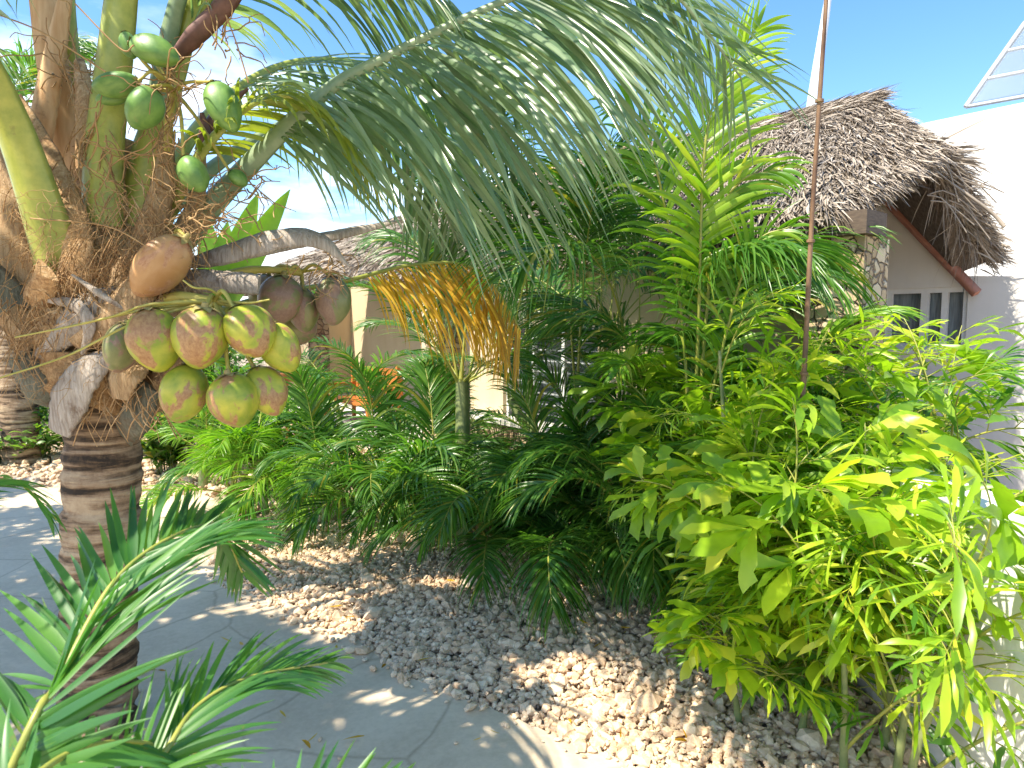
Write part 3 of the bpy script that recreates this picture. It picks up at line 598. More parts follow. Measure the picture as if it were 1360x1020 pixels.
# fronds rising out of the picture
cfrond([P(92, 400, 2.9), P(60, 290, 2.8), P(10, 150, 2.7), P(-60, 20, 2.5), P(-200, -150, 2.1), P(-420, -260, 1.7), P(-560, -200, 1.3)], [.24, .18, .14, .10, .06, .03, .01], [.06, .05, .03, .02, .012, .006], .42, 70, 1.0, 1.3, rs=RS(37), label='stout pale green petiole leaning left out of the picture')
cfrond([P(135, 300, 2.95), P(138, 200, 2.95), P(152, 80, 2.95), P(165, -40, 2.9), P(190, -260, 2.6), P(260, -520, 2.0), P(420, -640, 1.3)], [.19, .17, .14, .12, .08, .04, .01], [.06, .05, .03, .02, .012, .006], .4, 80, 1.05, 1.3, rs=RS(38), label='thick upright yellow green petiole in the middle of the crown')
cfrond([P(110, 300, 3.2), P(85, 180, 3.2), P(66, 60, 3.2), P(45, -60, 3.2), P(-40, -300, 3.1), P(-240, -420, 2.9)], [.17, .16, .14, .12, .06, .01], [.05, .04, .03, .02, .012, .006], .45, 60, 1.0, 1.3, pet='brownpet', rs=RS(39), label='dead brown fibrous petiole behind the green one')
cfrond([P(120, 240, 3.3), P(100, 120, 3.3), P(88, 0, 3.3), P(90, -150, 3.3), P(150, -400, 3.6), P(300, -480, 4.0)], [.10, .09, .08, .06, .04, .01], [.04, .03, .02, .012, .006], .45, 60, 1.0, 1.3, rs=RS(40))
cfrond([P(175, 330, 3.05), P(190, 220, 3.05), P(232, 90, 3.1), P(262, -30, 3.1), P(350, -300, 3.4), P(520, -420, 3.9), P(700, -330, 4.5)], [.17, .13, .09, .07, .05, .03, .01], [.05, .03, .02, .012, .006], .4, 70, 1.0, 1.3, rs=RS(41))
cfrond([P(92, 492, 2.95), P(40, 425, 2.9), P(-20, 365, 2.85), P(-120, 260, 2.75), P(-320, 160, 2.5), P(-520, 180, 2.2)], [.20, .17, .14, .10, .05, .01], [.06, .05, .03, .02, .01], .5, 60, 1.0, 1.3, pet='darkpet', rs=RS(42), label='old petiole coloured dark for its shaded underside, sloping up to the left edge')  # shade on the underside is put into the dark petiole colour
cfrond([P(110, 350, 3.1), P(50, 230, 3.2), P(0, 110, 3.3), P(-60, 20, 3.4), P(-220, -60, 3.5), P(-380, 30, 3.7)], [.16, .12, .09, .07, .04, .01], [.05, .03, .02, .01], .4, 60, 1.0, 1.3, pet='brownpet', rs=RS(43))
# overhead fronds toward the camera side, they shade the path
OVR = [((-1.9, 1.7, 3.6), (-2.6, .5, 4.1), (-3.2, -.8, 3.6)), ((-1.4, 1.8, 3.7), (-1.1, .6, 4.3), (-.7, -.7, 4.0)), ((-2.6, 2.2, 3.5), (-3.7, 1.6, 3.9), (-4.8, 1.0, 3.3)), ((-1.7, 2.0, 4.0), (-1.8, .9, 4.8), (-1.9, -.3, 4.6)), ((-2.4, 2.7, 3.9), (-3.3, 2.9, 4.5), (-4.3, 3.0, 4.1)), ((-2.2, 1.9, 4.2), (-2.9, 1.2, 5.0), (-3.7, .3, 4.7))]
OVR = []
c0_ = crown+np.array([0, 0, .25])
for i, tr3 in enumerate(OVR):
    q1 = np.array(tr3[0]); cfrond([c0_, (c0_+q1)/2+[0, 0, .12], q1]+[np.array(q) for q in tr3[1:]], [.14, .09, .06, .04, .01], [.05, .03, .02, .01], .36, 75, 1.0, 1.3, pet='brownpet', rs=RS(50+i), W=.05)
# dying frond, orange and yellow
cfrond([P(250, 430, 3.25), P(360, 392, 3.6), P(455, 374, 3.9), P(545, 352, 4.1), P(620, 352, 4.2), P(662, 388, 4.3), P(692, 440, 4.3)], [.07, .04, .03, .025, .02, .015, .01], [.02, .015, .01, .006, .004], .47, 62, .80, 1.6, leaf='dry', pet='rachis', rs=RS(61), W=.017, a0=74, a1=38, lift=-58, label='dying orange yellow frond hanging in the middle of the garden')

# leaf bases, sheaths, spathes, husks
def band(name, pts, wid, thick, m_, label=None, up=(0, -1, .15), wob=.06, dish=.35):
    mb = MB(); strap(mb, pts, wid, thick, 30, up=up, wob=wob, dish=dish); o = cpart(mb, name, M[m_])
    if label: o['label'] = label
    return o
for a in [([P(150, 400, 2.88), P(190, 330, 2.85), P(215, 250, 2.9), P(222, 175, 3.0)], [.17, .15, .11, .06], 'sheath'),
          ([P(190, 400, 2.92), P(235, 330, 2.9), P(262, 260, 2.98), P(268, 200, 3.05)], [.16, .13, .08, .04], 'sheath'),
          ([P(70, 440, 2.86), P(100, 370, 2.82), P(95, 290, 2.85), P(60, 200, 2.95), P(20, 130, 3.0)], [.2, .18, .13, .1, .06], 'fibre'),
          ([P(40, 420, 2.95), P(20, 330, 2.95), P(5, 250, 3.0), P(-20, 160, 3.1)], [.2, .16, .12, .08], 'sheath'),
          ([P(105, 450, 2.80), P(150, 420, 2.74), P(195, 375, 2.74), P(225, 330, 2.8)], [.12, .17, .15, .07], 'sheath'),
          ([P(60, 470, 2.84), P(100, 425, 2.76), P(145, 400, 2.76), P(190, 395, 2.8)], [.08, .15, .15, .08], 'husk'),
          ([P(150, 470, 2.8), P(170, 430, 2.74), P(230, 400, 2.78), P(280, 400, 2.9)], [.12, .16, .13, .06], 'sheath'),
          ([P(120, 330, 2.95), P(125, 250, 2.98), P(118, 160, 3.0), P(105, 80, 3.1)], [.2, .16, .12, .05], 'fibre'),
          ([P(50, 200, 3.1), P(62, 130, 3.1), P(75, 60, 3.1), P(90, -20, 3.1)], [.12, .12, .1, .06], 'brownpet')]:
    band('leaf_sheath', a[0], a[1], [.05, .04, .03, .015], a[2])
band('spathe', [P(222, 92, 2.98), P(250, 58, 2.96), P(285, 22, 2.94), P(340, -40, 2.92)], [.04, .10, .10, .05], [.03, .05, .05, .02], 'maroon', 'dark maroon spathe pointing up and right')
band('spathe', [P(262, 200, 3.05), P(280, 165, 3.05), P(312, 132, 3.05), P(330, 118, 3.05)], [.03, .07, .06, .01], [.02, .03, .02, .01], 'maroon')
band('spathe', [P(262, 208, 3.0), P(272, 180, 3.0), P(268, 150, 3.0)], [.03, .06, .02], [.02, .03, .01], 'maroon')
band('spathe', [P(240, 352, 2.95), P(300, 338, 2.9), P(370, 318, 2.9), P(425, 320, 2.95), P(464, 354, 3.0)], [.05, .11, .12, .10, .005], [.02, .035, .035, .02, .003], 'husk', 'pale dry boat shaped spathe with a pointed tip above the rear coconuts', up=(.1, -.8, .5))
band('cut_petiole', [P(235, 372, 2.85), P(290, 374, 2.8), P(345, 378, 2.8)], [.10, .10, .09], [.03, .03, .025], 'husk', 'pale cut leaf stub above the ripe bunch')
band('spathe', [P(330, 340, 3.2), P(400, 322, 3.3), P(480, 305, 3.4), P(545, 290, 3.5)], [.04, .07, .06, .005], [.02, .02, .015, .004], 'husk', up=(.1, -.8, .5))
band('cut_petiole', [P(52, 395, 2.80), P(62, 372, 2.74), P(64, 358, 2.70)], [.16, .14, .12], [.06, .05, .04], 'fibre', 'round sawn leaf stub at left')
band('husk_flap', [P(158, 468, 2.78), P(120, 490, 2.72), P(95, 525, 2.72), P(78, 575, 2.74)], [.05, .15, .17, .10], [.02, .02, .015, .01], 'husk', 'grey torn husk flap drooping over the trunk')
band('husk_flap', [P(190, 470, 2.8), P(165, 500, 2.74), P(160, 530, 2.74)], [.12, .15, .08], [.02, .02, .01], 'sheath')
band('husk_flap', [P(110, 470, 2.74), P(118, 430, 2.70), P(100, 405, 2.72), P(60, 398, 2.76)], [.02, .06, .05, .02], [.01, .01, .01, .01], 'husk')
band('husk_flap', [P(96, 365, 2.7), P(140, 395, 2.68), P(172, 415, 2.72)], [.01, .03, .01], [.006, .01, .006], 'husk')
# old cut leaf bases round the top of the trunk
for i, (x, y, dx, dy) in enumerate([(60, 520, -34, -50), (215, 515, 34, -30), (110, 545, -22, -45), (180, 552, 20, -40), (50, 450, -40, -35), (225, 455, 45, -32)]):
    q0 = P(x+(138-x)*.35, y+14, 2.98); q1 = P(x, y, 2.86); q2 = P(x+dx, y+dy, 2.82)
    band('leaf_base', [q0, q1, q2], [.2, .17, .11], [.05, .05, .03], ['darkpet', 'sheath', 'trunk'][i % 3], wob=.1)

# coconuts
def nutmesh(name, m_, rx, rz):
    nu, nv = 30, 22; v = []
    for i in range(nv+1):
        ph = math.pi*i/nv; z = math.cos(ph); r = math.sin(ph)
        for j in range(nu):
            th = 2*math.pi*j/nu; lob = 1+.075*math.cos(3*th+.4)*(.4+.6*r); tap = 1-.12*max(0, -z)**1.5 + .05*max(0, z)
            v.append([rx*r*lob*tap*math.cos(th), rx*r*lob*tap*math.sin(th), rz*(z if z > -.8 else z-.06*(-z-.8)/.2)])
    f = [[i*nu+j, (i+1)*nu+j, (i+1)*nu+(j+1) % nu, i*nu+(j+1) % nu] for i in range(nv) for j in range(nu)]
    mb = MB(); mb.add(v, f, 0, .5)
    for k in range(6):          # calyx bracts
        th = k*math.pi/3; c, s_ = math.cos(th), math.sin(th); rr = rx*.58
        vv = [[0, 0, rz*1.03], [rr*.6*math.cos(th-.5), rr*.6*math.sin(th-.5), rz*1.0], [rr*1.1*c, rr*1.1*s_, rz*.90+.006], [rr*.6*math.cos(th+.5), rr*.6*math.sin(th+.5), rz*1.0]]
        mb.add(vv, [[0, 1, 2, 3]], 1, .5)
    mb.tube([[0, 0, rz*.97], [0, 0, rz*1.15]], [.15, .11], 8, 1)
    me = mb.build(name, [M[m_], M['cap']]); d = me.data; bpy.data.objects.remove(me); return d
NM = {k: nutmesh('coconut', k, 1, 1) for k in ('nut', 'nutr', 'nutg', 'nutd')}
rs_n = RS(123)
def nut(bunch, px, py, Y, rw, rh, tilt, kind, label=None, yaw=0, lean=0):
    c = P(px, py, Y); o = bpy.data.objects.new('coconut', NM[kind]); COL.objects.link(o); o.parent = bunch
    o.matrix_parent_inverse = Matrix.Identity(4)
    wr = rw*Y/FPX; hr = rh*Y/FPX
    R = Matrix.Rotation(math.radians(tilt), 4, 'Y') @ Matrix.Rotation(math.radians(lean), 4, 'X') @ Matrix.Rotation(math.radians(yaw), 4, 'Z')
    o.matrix_basis = Matrix.Translation(Vector(c)) @ R @ Matrix.Diagonal((wr*rs_n.uniform(.93, 1.05), wr*1.02, hr*rs_n.uniform(.96, 1.07), 1))
    if label: o['label'] = label
    return c + np.array(R.to_3x3() @ Vector((0, 0, hr*1.05)))
# NM meshes have unit radius: rescale bract and stub detail already in unit space
def bunch(label, root, nuts, m_='stalk', r0=.014, extra=()):
    mb = MB(); rs_ = RS(len(nuts)*7+1)
    o = None; tops = []
    hub = P(*root[1]); st = P(*root[0])
    mb.tube(spline([st, (st+hub)/2+[0, 0, .05], hub], 14), np.linspace(r0*1.6, r0*1.2, 14), 10, wob=.08, rs=rs_)
    for (px, py, Y, rw, rh, tilt, kind, *rest) in nuts:
        c = P(px, py, Y); tr = math.radians(tilt); top = c+np.array([math.sin(tr), 0, math.cos(tr)])*rh*Y/FPX*1.03
        md = (hub+top)/2 + [0, 0, .03] + rs_.normal(0, .012, 3)
        mb.tube(spline([hub, md, top], 12), np.linspace(r0*.75, r0*.5, 12), 7, wob=.12, rs=rs_)
    for pth in extra: mb.tube(spline([P(*q) for q in pth], 24), np.linspace(r0*.45, r0*.22, 24), 6, wob=.15, rs=rs_)
    o = cpart(mb, 'coconut_bunch', M[m_]); o['label'] = label
    o.matrix_parent_inverse = Matrix.Translation(-Vector(CP.location))
    for k, (px, py, Y, rw, rh, tilt, kind, *rest) in enumerate(nuts):
        nut(o, px, py, Y, rw, rh, tilt, kind, rest[0] if rest else None, yaw=k*71, lean=rs_.uniform(-14, 10))
    return o
bunch('bunch of eight ripe yellow green and brown coconuts in front', [(180, 420, 2.85), (285, 400, 2.62)], [
    (206, 451, 2.52, 33, 42, -8, 'nut'), (267, 448, 2.48, 36, 40, 12, 'nut'), (331, 440, 2.52, 32, 36, -32, 'nut'), (373, 461, 2.60, 25, 33, -28, 'nut'),
    (161, 461, 2.66, 23, 33, 14, 'nutd'), (245, 522, 2.56, 30, 37, 12, 'nut'), (311, 531, 2.50, 33, 37, -10, 'nut'), (353, 519, 2.60, 26, 33, -26, 'nut')],
    extra=[[(285, 400, 2.62), (190, 412, 2.55), (110, 430, 2.5), (20, 448, 2.45)], [(262, 405, 2.6), (180, 428, 2.5), (90, 472, 2.4), (-10, 505, 2.3)], [(268, 402, 2.6), (200, 404, 2.5), (150, 420, 2.5), (80, 436, 2.5)], [(300, 402, 2.6), (280, 385, 2.55), (258, 382, 2.5), (243, 372, 2.5)], [(290, 400, 2.6), (330, 402, 2.5), (358, 398, 2.5)]])
bunch('single large orange brown coconut resting against the crown', [(200, 400, 2.9), (235, 330, 2.82)], [(214, 353, 2.68, 31, 50, 44, 'nutr', 'large orange brown coconut')])
bunch('bunch of dull coconuts hanging behind at right', [(250, 385, 3.1), (400, 362, 3.35)], [(373, 397, 3.3, 29, 31, 10, 'nutd'), (404, 412, 3.35, 20, 27, 0, 'nutd'), (441, 399, 3.3, 23, 31, -4, 'nutd'), (395, 436, 3.5, 26, 22, 8, 'nutd'), (350, 388, 3.45, 20, 24, 15, 'nutd')], extra=[[(400, 362, 3.35), (425, 358, 3.3), (455, 366, 3.3)], [(400, 362, 3.35), (380, 356, 3.3), (350, 358, 3.3)]])
bunch('spray of young green coconuts high in the crown', [(222, 200, 2.95), (232, 122, 2.85)], [
    (205, 68, 2.75, 19, 31, -70, 'nutg'), (171, 60, 2.85, 11, 17, -20, 'nutg'), (154, 112, 2.75, 16, 28, 82, 'nutg'), (150, 130, 2.85, 10, 20, 80, 'nutg'), (191, 143, 2.7, 22, 27, 24, 'nutg'), (297, 142, 2.75, 20, 34, -26, 'nutg'), (257, 231, 2.72, 18, 25, -28, 'nutg'), (316, 237, 2.9, 10, 13, -50, 'nutg')], r0=.012)
# dry flower twigs
mb = MB(); rs = RS(77)
def twig(p, d, L_, r):
    n_ = 9; pth = [p]; d = nrm(d)
    for i in range(n_):
        d = nrm(d+rs.normal(0, .30, 3)+[0, 0, -.06]); pth.append(pth[-1]+d*L_/n_)
    mb.tube(spline(pth, 18), np.linspace(r, r*.5, 18), 5, wob=.2, rs=rs, rnd=rs.uniform())
    return pth
for hx, hy, hY, n_, L_, dd in [(225, 120, 2.82, 34, .30, (0, -.2, 0)), (215, 185, 2.8, 16, .30, (0, -.1, -.9)), (255, 270, 2.85, 30, .36, (.35, -.2, -.35)), (90, 95, 3.05, 26, .34, (.2, -.2, .1)), (330, 250, 2.95, 16, .3, (.4, 0, -.5)), (290, 60, 2.95, 12, .3, (.3, 0, .3)), (265, 300, 2.75, 18, .22, (.3, -.1, -.2)), (430, 355, 3.2, 14, .25, (.3, 0, 0)), (120, 180, 2.8, 8, .4, (.3, -.2, -.1))]:
    for i in range(n_):
        q = P(hx+rs.normal(0, 14), hy+rs.normal(0, 14), hY+rs.normal(0, .04)); d = rs.normal(0, 1, 3)*[1, .5, 1]+np.array(dd)*1.3
        pp = twig(q, d, L_*rs.uniform(.5, 1.2), .0035)
        if rs.uniform() < .6: twig(pp[5], rs.normal(0, 1, 3), L_*.4, .0025)
for a in [((0, 20), (60, 45), (140, 95)), ((100, 5), (160, 65), (178, 60)), ((300, 20), (315, 60), (330, 110)), ((40, 290), (140, 300), (200, 330))]:
    mb.tube(spline([P(x, y, 2.6) for x, y in a], 20), .003, 5)
cpart(mb, 'flower_stalks', M['twig'])
# loose hanging fibres
mb = MB()
for i in range(600):
    q = P(rs.uniform(10, 260), rs.uniform(250, 520), rs.uniform(2.68, 2.8)); twig(q, [rs.normal(0, .8), -.2, rs.normal(-.3, .6)], rs.uniform(.05, .22), .0012)
cpart(mb, 'loose_fibres', M['twig'])
# woven fibre sheets between the leaf bases
mb = MB()
for (x0, y0, x1, y1, Y_) in [(20, 210, 110, 330, 2.86), (100, 130, 150, 300, 2.92), (150, 230, 215, 380, 2.78), (40, 330, 110, 430, 2.76), (100, 300, 160, 420, 2.74), (0, 380, 80, 460, 2.8), (180, 300, 250, 400, 2.76), (90, 480, 230, 545, 2.78)]:
    for k in range(70):
        xa, ya = rs.uniform(x0, x1), rs.uniform(y0, y1); sg = rs.choice([-1, 1]); ln = rs.uniform(20, 60)
        q0 = P(xa, ya, Y_+rs.normal(0, .01)); q1 = P(xa+sg*ln*.5+rs.normal(0, 4), ya+ln+rs.normal(0, 6), Y_+rs.normal(0, .015)); md = (q0+q1)/2+rs.normal(0, .008, 3)+[0, -.02, 0]
        mb.tube(spline([q0, md, q1], 7), rs.uniform(.0012, .003), 4, rnd=rs.uniform(), caps=False)
cpart(mb, 'fibre_mesh', M['fibre'])

# ------------------------------------------------------------ areca palms
def areca_frond(seed, Lr, elev, bend, npin, Lp, W, leaf, lift=28, droop=.9, s0=.28, r=.009):
    rs = RS(seed); n = 40; d = np.array([math.cos(elev), 0, math.sin(elev)]); p = np.zeros(3); pts = [p]; yaw = rs.normal(0, .25)
    for i in range(n):
        u = i/n; d = nrm(d+np.array([0, yaw/n, 0])+np.array([.25*bend*u/n*2, 0, -bend*(.25+1.5*u)/n])); p = p+d*Lr/n; pts.append(p)
    pts = np.array(pts); mb = MB(); mb.tube(pts, np.interp(np.linspace(0, 1, n+1), [0, .12, .3, 1], [r*2.2, r*1.2, r, r*.25]), 6, 1, flat=.8)
    pinnae(mb, pts, s0, npin, Lp, W, lift, droop, 58, 22, rs, 0, 6, jit=.07, wt=.3, fold=.3, curl=.07)
    o = mb.build('frond', [M[leaf], M['rachis']]); d_ = o.data; bpy.data.objects.remove(o); return d_
AF = {}
def variants(key, leaf, Lr, bends, npin, Lp, W, droop=1.2, lift=25, **k):
    AF[key] = [areca_frond(hash(key) % 1 + 100*i+len(key)*13+int(Lr*10), Lr*f, math.radians(e), b, npin, Lp, W, leaf, lift, droop, **k) for i, (e, b, f) in enumerate(bends)]
BD = [(80, 1.7, 1.0), (70, 2.0, .95), (58, 2.1, 1.05), (45, 1.9, .9), (30, 1.5, .9), (84, 1.2, 1.08)]
variants('tall', 'areca', 2.1, [(82, 1.5, 1.0), (74, 1.8, .95), (66, 2.0, 1.05), (80, 2.1, .9), (55, 1.7, .9), (86, 1.2, 1.08)], 50, .74, .021, 2.0, 8, s0=.5)
variants('mid', 'areca', 1.55, BD, 48, .52, .026, 1.6, 15)
variants('dark', 'areca', 1.5, [(50, 1.2, 1), (40, 1.0, .9), (60, 1.6, 1.0), (30, .9, .9)], 46, .40, .018, 1.0, 10)
variants('low', 'areca', 1.2, BD, 46, .48, .022, 1.6, 20)
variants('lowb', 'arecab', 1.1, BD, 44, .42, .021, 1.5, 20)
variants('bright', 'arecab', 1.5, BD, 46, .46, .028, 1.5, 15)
def areca(px, Y, label, sets, stems, seed, x=None):
    rs = RS(seed); loc = GX(px, Y) if x is None else np.array([x, Y, 0.])
    e = empty('areca_palm', loc.tolist(), label, 'palm', 'areca palms planted in the bed')
    heads = []
    for (sx, sy, h, lean, r) in stems:
        top = np.array([sx+lean[0], sy+lean[1], h]); mb = MB(); pth = spline([[sx, sy, -.03], [sx+lean[0]*.3, sy+lean[1]*.3, h*.5], top], 36)
        rr = np.linspace(r*1.15, r*.85, 36)*(1+.06*(np.arange(36) % 5 == 0)); mb.tube(pth, rr, 12); mb.build('stem', M['arestem'], e); heads.append((top, r))
    for (key, n_, el) in sets:
        for i in range(n_):
            hd, r = heads[i % len(heads)]; az = i*2.4+rs.uniform(-.4, .4)
            o = bpy.data.objects.new('frond', AF[key][rs.randint(*el)]); COL.objects.link(o); o.parent = e
            o.location = hd+np.array([math.cos(az)*r*.7, math.sin(az)*r*.7, -.02*i/n_]); s_ = rs.uniform(.85, 1.12); o.scale = (s_, s_*rs.choice([-1, 1]), s_)
            o.rotation_euler = (rs.normal(0, .14), rs.normal(0, .1), az)
    return e
areca(340, 6.4, 'bright feathery areca palm nearest the path bend below the coconuts', [('lowb', 24, (0, 6)), ('low', 5, (0, 4))], [(-.25, 0, .25, (-.04, 0), .03), (0, .1, .32, (0, 0), .03), (.3, -.1, .22, (.05, 0), .03)], 1)
areca(262, 7.6, 'small areca palm with yellowing fan beyond the path', [('lowb', 6, (0, 4)), ('low', 7, (0, 5))], [(0, 0, .45, (.05, 0), .05)], 2)
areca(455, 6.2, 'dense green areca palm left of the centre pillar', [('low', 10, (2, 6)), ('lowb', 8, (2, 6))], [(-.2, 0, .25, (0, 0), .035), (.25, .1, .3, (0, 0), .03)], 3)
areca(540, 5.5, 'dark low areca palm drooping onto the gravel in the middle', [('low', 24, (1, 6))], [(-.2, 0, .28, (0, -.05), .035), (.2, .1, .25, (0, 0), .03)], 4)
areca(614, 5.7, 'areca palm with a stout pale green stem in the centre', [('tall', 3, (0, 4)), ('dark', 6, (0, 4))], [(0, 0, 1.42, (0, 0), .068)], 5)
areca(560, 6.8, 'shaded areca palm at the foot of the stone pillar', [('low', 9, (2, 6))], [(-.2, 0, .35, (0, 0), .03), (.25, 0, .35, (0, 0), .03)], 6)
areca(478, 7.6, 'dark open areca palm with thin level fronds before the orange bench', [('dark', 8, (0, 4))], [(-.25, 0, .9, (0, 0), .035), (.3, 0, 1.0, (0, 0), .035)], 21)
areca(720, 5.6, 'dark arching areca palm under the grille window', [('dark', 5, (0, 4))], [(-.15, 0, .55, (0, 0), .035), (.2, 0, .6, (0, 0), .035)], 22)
areca(715, 6.0, 'tall shaded areca palm with a leaning dark stem before the grille window', [('tall', 5, (0, 3))], [(0, 0, 1.5, (-.1, 0), .05), (.2, .1, 1.2, (-.45, .1), .05)], 7)
areca(800, 5.3, 'tallest areca palm rising before the roof in the centre right', [('tall', 12, (0, 3)), ('tall', 5, (5, 6))], [(0, 0, 1.45, (0, 0), .055), (.18, .05, 1.35, (.1, 0), .045), (-.16, 0, 1.3, (-.05, 0), .04)], 8)
areca(745, 5.2, 'low areca palm with glossy fronds against the stone plinth', [('low', 13, (1, 6)), ('mid', 2, (3, 5))], [(0, 0, .45, (0, 0), .04), (.25, -.05, .3, (0, 0), .035)], 9)
areca(800, 4.7, 'low glossy areca palm spilling over the gravel, centre right', [('low', 20, (1, 5))], [(-.2, 0, .22, (0, 0), .03), (.15, 0, .25, (0, 0), .03)], 10)
areca(895, 4.9, 'full leafy areca palm left of the fishtail palms', [('tall', 8, (0, 4)), ('mid', 9, (0, 5)), ('bright', 4, (0, 3))], [(0, 0, .9, (0, 0), .04), (.2, 0, .7, (0, 0), .04), (-.2, 0, 1.0, (0, 0), .04)], 11)
areca(985, 4.6, 'bright areca palm partly hidden behind the fishtail palm', [('bright', 6, (0, 3)), ('mid', 9, (0, 4))], [(0, 0, .6, (0, 0), .04), (.2, 0, .7, (0, 0), .04)], 12)
areca(650, 4.95, 'dark low areca palm sprawling under the centre palms', [('low', 18, (1, 6))], [(0, 0, .22, (0, 0), .03)], 13)
areca(215, 9.0, 'shaded areca palm behind the coconut palm trunk', [('mid', 14, (0, 5))], [(0, 0, .35, (0, 0), .03), (.3, 0, .4, (0, 0), .03)], 14)
# the tall bright frond standing up in front of the roof
ex = empty('areca_palm', GX(925, 4.2).tolist(), 'young palm lifting one tall bright feather in front of the roof', 'palm', 'areca palms planted in the bed')
def bigfrond(par, pts, n_, Lp, W, leaf, seed, s0=.3, droop=1.4, lift=15, a0=58, a1=20, up=(0, 0, 1), r=.013):
    mb = MB(); pth = spline(pts, 60); mb.tube(pth, np.linspace(r, r*.3, 60), 7, 1)
    pinnae(mb, pth, s0, n_, Lp, W, lift, droop, a0, a1, RS(seed), 0, 8, jit=.06, wt=.3, up=up, curl=.06); return keep(mb.build('frond', [M[leaf], M['rachis']], par))
bigfrond(ex, [GX(925, 4.2, .9), P(928, 420, 4.1), P(935, 210, 4.0), P(955, 120, 4.0), P(1003, 40, 4.0)], 42, .52, .040, 'fish', 5, .45, 1.1, up=(0.1, -1, .2))
bigfrond(ex, [GX(925, 4.2, .9), P(938, 420, 4.2), P(950, 300, 4.1), P(985, 240, 4.0), P(1040, 225, 3.9)], 30, .48, .034, 'arecab', 6, .35, 1.4, up=(0.1, -1, .3))
bigfrond(ex, [GX(925, 4.2, .9), P(905, 420, 4.3), P(880, 260, 4.2), P(850, 160, 4.2), P(815, 140, 4.2)], 30, .48, .036, 'arecab', 7, .42, 1.3, up=(0.1, -1, .3))
bigfrond(ex, [GX(925, 4.2, .9), P(960, 460, 4.1), P(1000, 330, 4.0), P(1050, 300, 3.9)], 26, .42, .03, 'arecab', 8, .3, 1.3, up=(0.1, -1, .3))
mb = MB(); mb.tube(spline([GX(925, 4.2, -.02), GX(925, 4.2, .95)], 12), .032, 10); keep(mb.build('stem', M['arestem'], ex))

# ------------------------------------------------------------ fishtail palms
def fish_frond(seed, Lr, elev, bend, npn, Lp, Ll, Wl, leaf):
    rs = RS(seed); n = 30; d = np.array([math.cos(elev), 0, math.sin(elev)]); p = np.zeros(3); pts = [p]; 
    for i in range(n):
        u = i/n; d = nrm(d+np.array([.2*bend*u/n, rs.normal(0, .02), -bend*(.3+1.4*u)/n])); p = p+d*Lr/n; pts.append(p)
    pts = np.array(pts); T = nrm(np.gradient(pts, axis=0)); mb = MB(); mb.tube(pts, np.linspace(.009, .003, n+1), 6, 1)
    O, D, Wr = [], [], []
    for k in range(npn):
        u = .3+.7*(k+.5)/npn; i = min(n, int(u*n)); sd = nrm(np.cross(T[i], [0, 0, 1])) if abs(T[i][2]) < .95 else np.array([0, 1., 0]); nn = np.cross(sd, T[i])
        s_ = -1 if k % 2 else 1; L2 = Lp*math.sin(math.pi*(.22+.7*(k+.5)/npn))*rs.uniform(.85, 1.1)
        dd = nrm(T[i]*.6+sd*s_*.75+nn*rs.uniform(0, .35)); q = pts[i].copy(); pp = [q]
        for j in range(8): dd = nrm(dd+np.array([0, 0, -.05])+rs.normal(0, .03, 3)); q = q+dd*L2/8; pp.append(q)
        pp = np.array(pp); mb.tube(pp, np.linspace(.0035, .0012, 9), 4, 1, caps=False); t2 = nrm(np.gradient(pp, axis=0))
        for j in range(2, 9):
            for sg in (-1, 1):
                if rs.uniform() < .42: continue
                s2 = nrm(np.cross(t2[j], [0, 0, 1])); O.append(pp[j]); D.append(t2[j]*1.1+s2*sg*.55+rs.normal(0, .22, 3)); Wr.append(s2+rs.normal(0, .4, 3))
        O.append(pp[-1]); D.append(t2[-1]); Wr.append(nrm(np.cross(t2[-1], [0, 0, 1])))
    O, D, Wr = map(np.array, (O, D, Wr)); N = len(O)
    big = rs.uniform(.55, 1.35, N)
    blades(mb, O, D, Wr, Ll*big, Wl*big*rs.uniform(.6, 1.3, N), rs.uniform(.2, 1.6, N), 10, .18, 'wedge', 0, rs, None, .3)
    o = mb.build('frond', [M[leaf], M['rachis']]); d_ = o.data; bpy.data.objects.remove(o); return d_
FF = [fish_frond(700+i, L_, math.radians(e), b, np_, lp, ll, wl, lf) for i, (L_, e, b, np_, lp, ll, wl, lf) in enumerate([
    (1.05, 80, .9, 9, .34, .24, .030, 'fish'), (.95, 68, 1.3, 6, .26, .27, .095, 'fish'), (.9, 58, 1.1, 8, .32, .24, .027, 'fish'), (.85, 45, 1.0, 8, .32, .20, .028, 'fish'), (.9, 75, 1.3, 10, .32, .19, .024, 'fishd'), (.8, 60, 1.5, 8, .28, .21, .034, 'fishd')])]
def fishtail(loc, label, stems, seed, nper, sc_=1.0):
    rs = RS(seed); e = empty('fishtail_palm', loc, label, 'palm', 'fishtail palms along the white wall')
    tot = 0
    for (sx, sy, h, lx, ly) in stems:
        mb = MB(); pth = spline([[sx, sy, -.03], [sx+lx*.35, sy+ly*.35, h*.55], [sx+lx, sy+ly, h]], 24); mb.tube(pth, np.linspace(.019, .009, 24)*(1+.15*(np.arange(24) % 6 == 0)), 8); mb.build('stem', M['arestem'], e)
        for i in range(nper):
            f = .12+.88*(i+.7)/nper; j = min(23, int(f*23)); az = i*2.4+rs.uniform(-.5, .5)+sx*7
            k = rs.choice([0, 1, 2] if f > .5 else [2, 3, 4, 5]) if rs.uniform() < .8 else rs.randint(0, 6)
            o = bpy.data.objects.new('frond', FF[k]); COL.objects.link(o); o.parent = e; o.location = pth[j]; s_ = rs.uniform(.7, 1.05)*sc_
            o.scale = (s_, s_*rs.choice([-1, 1]), s_); o.rotation_euler = (rs.normal(0, .4), rs.normal(-.15, .3), az)
    return e
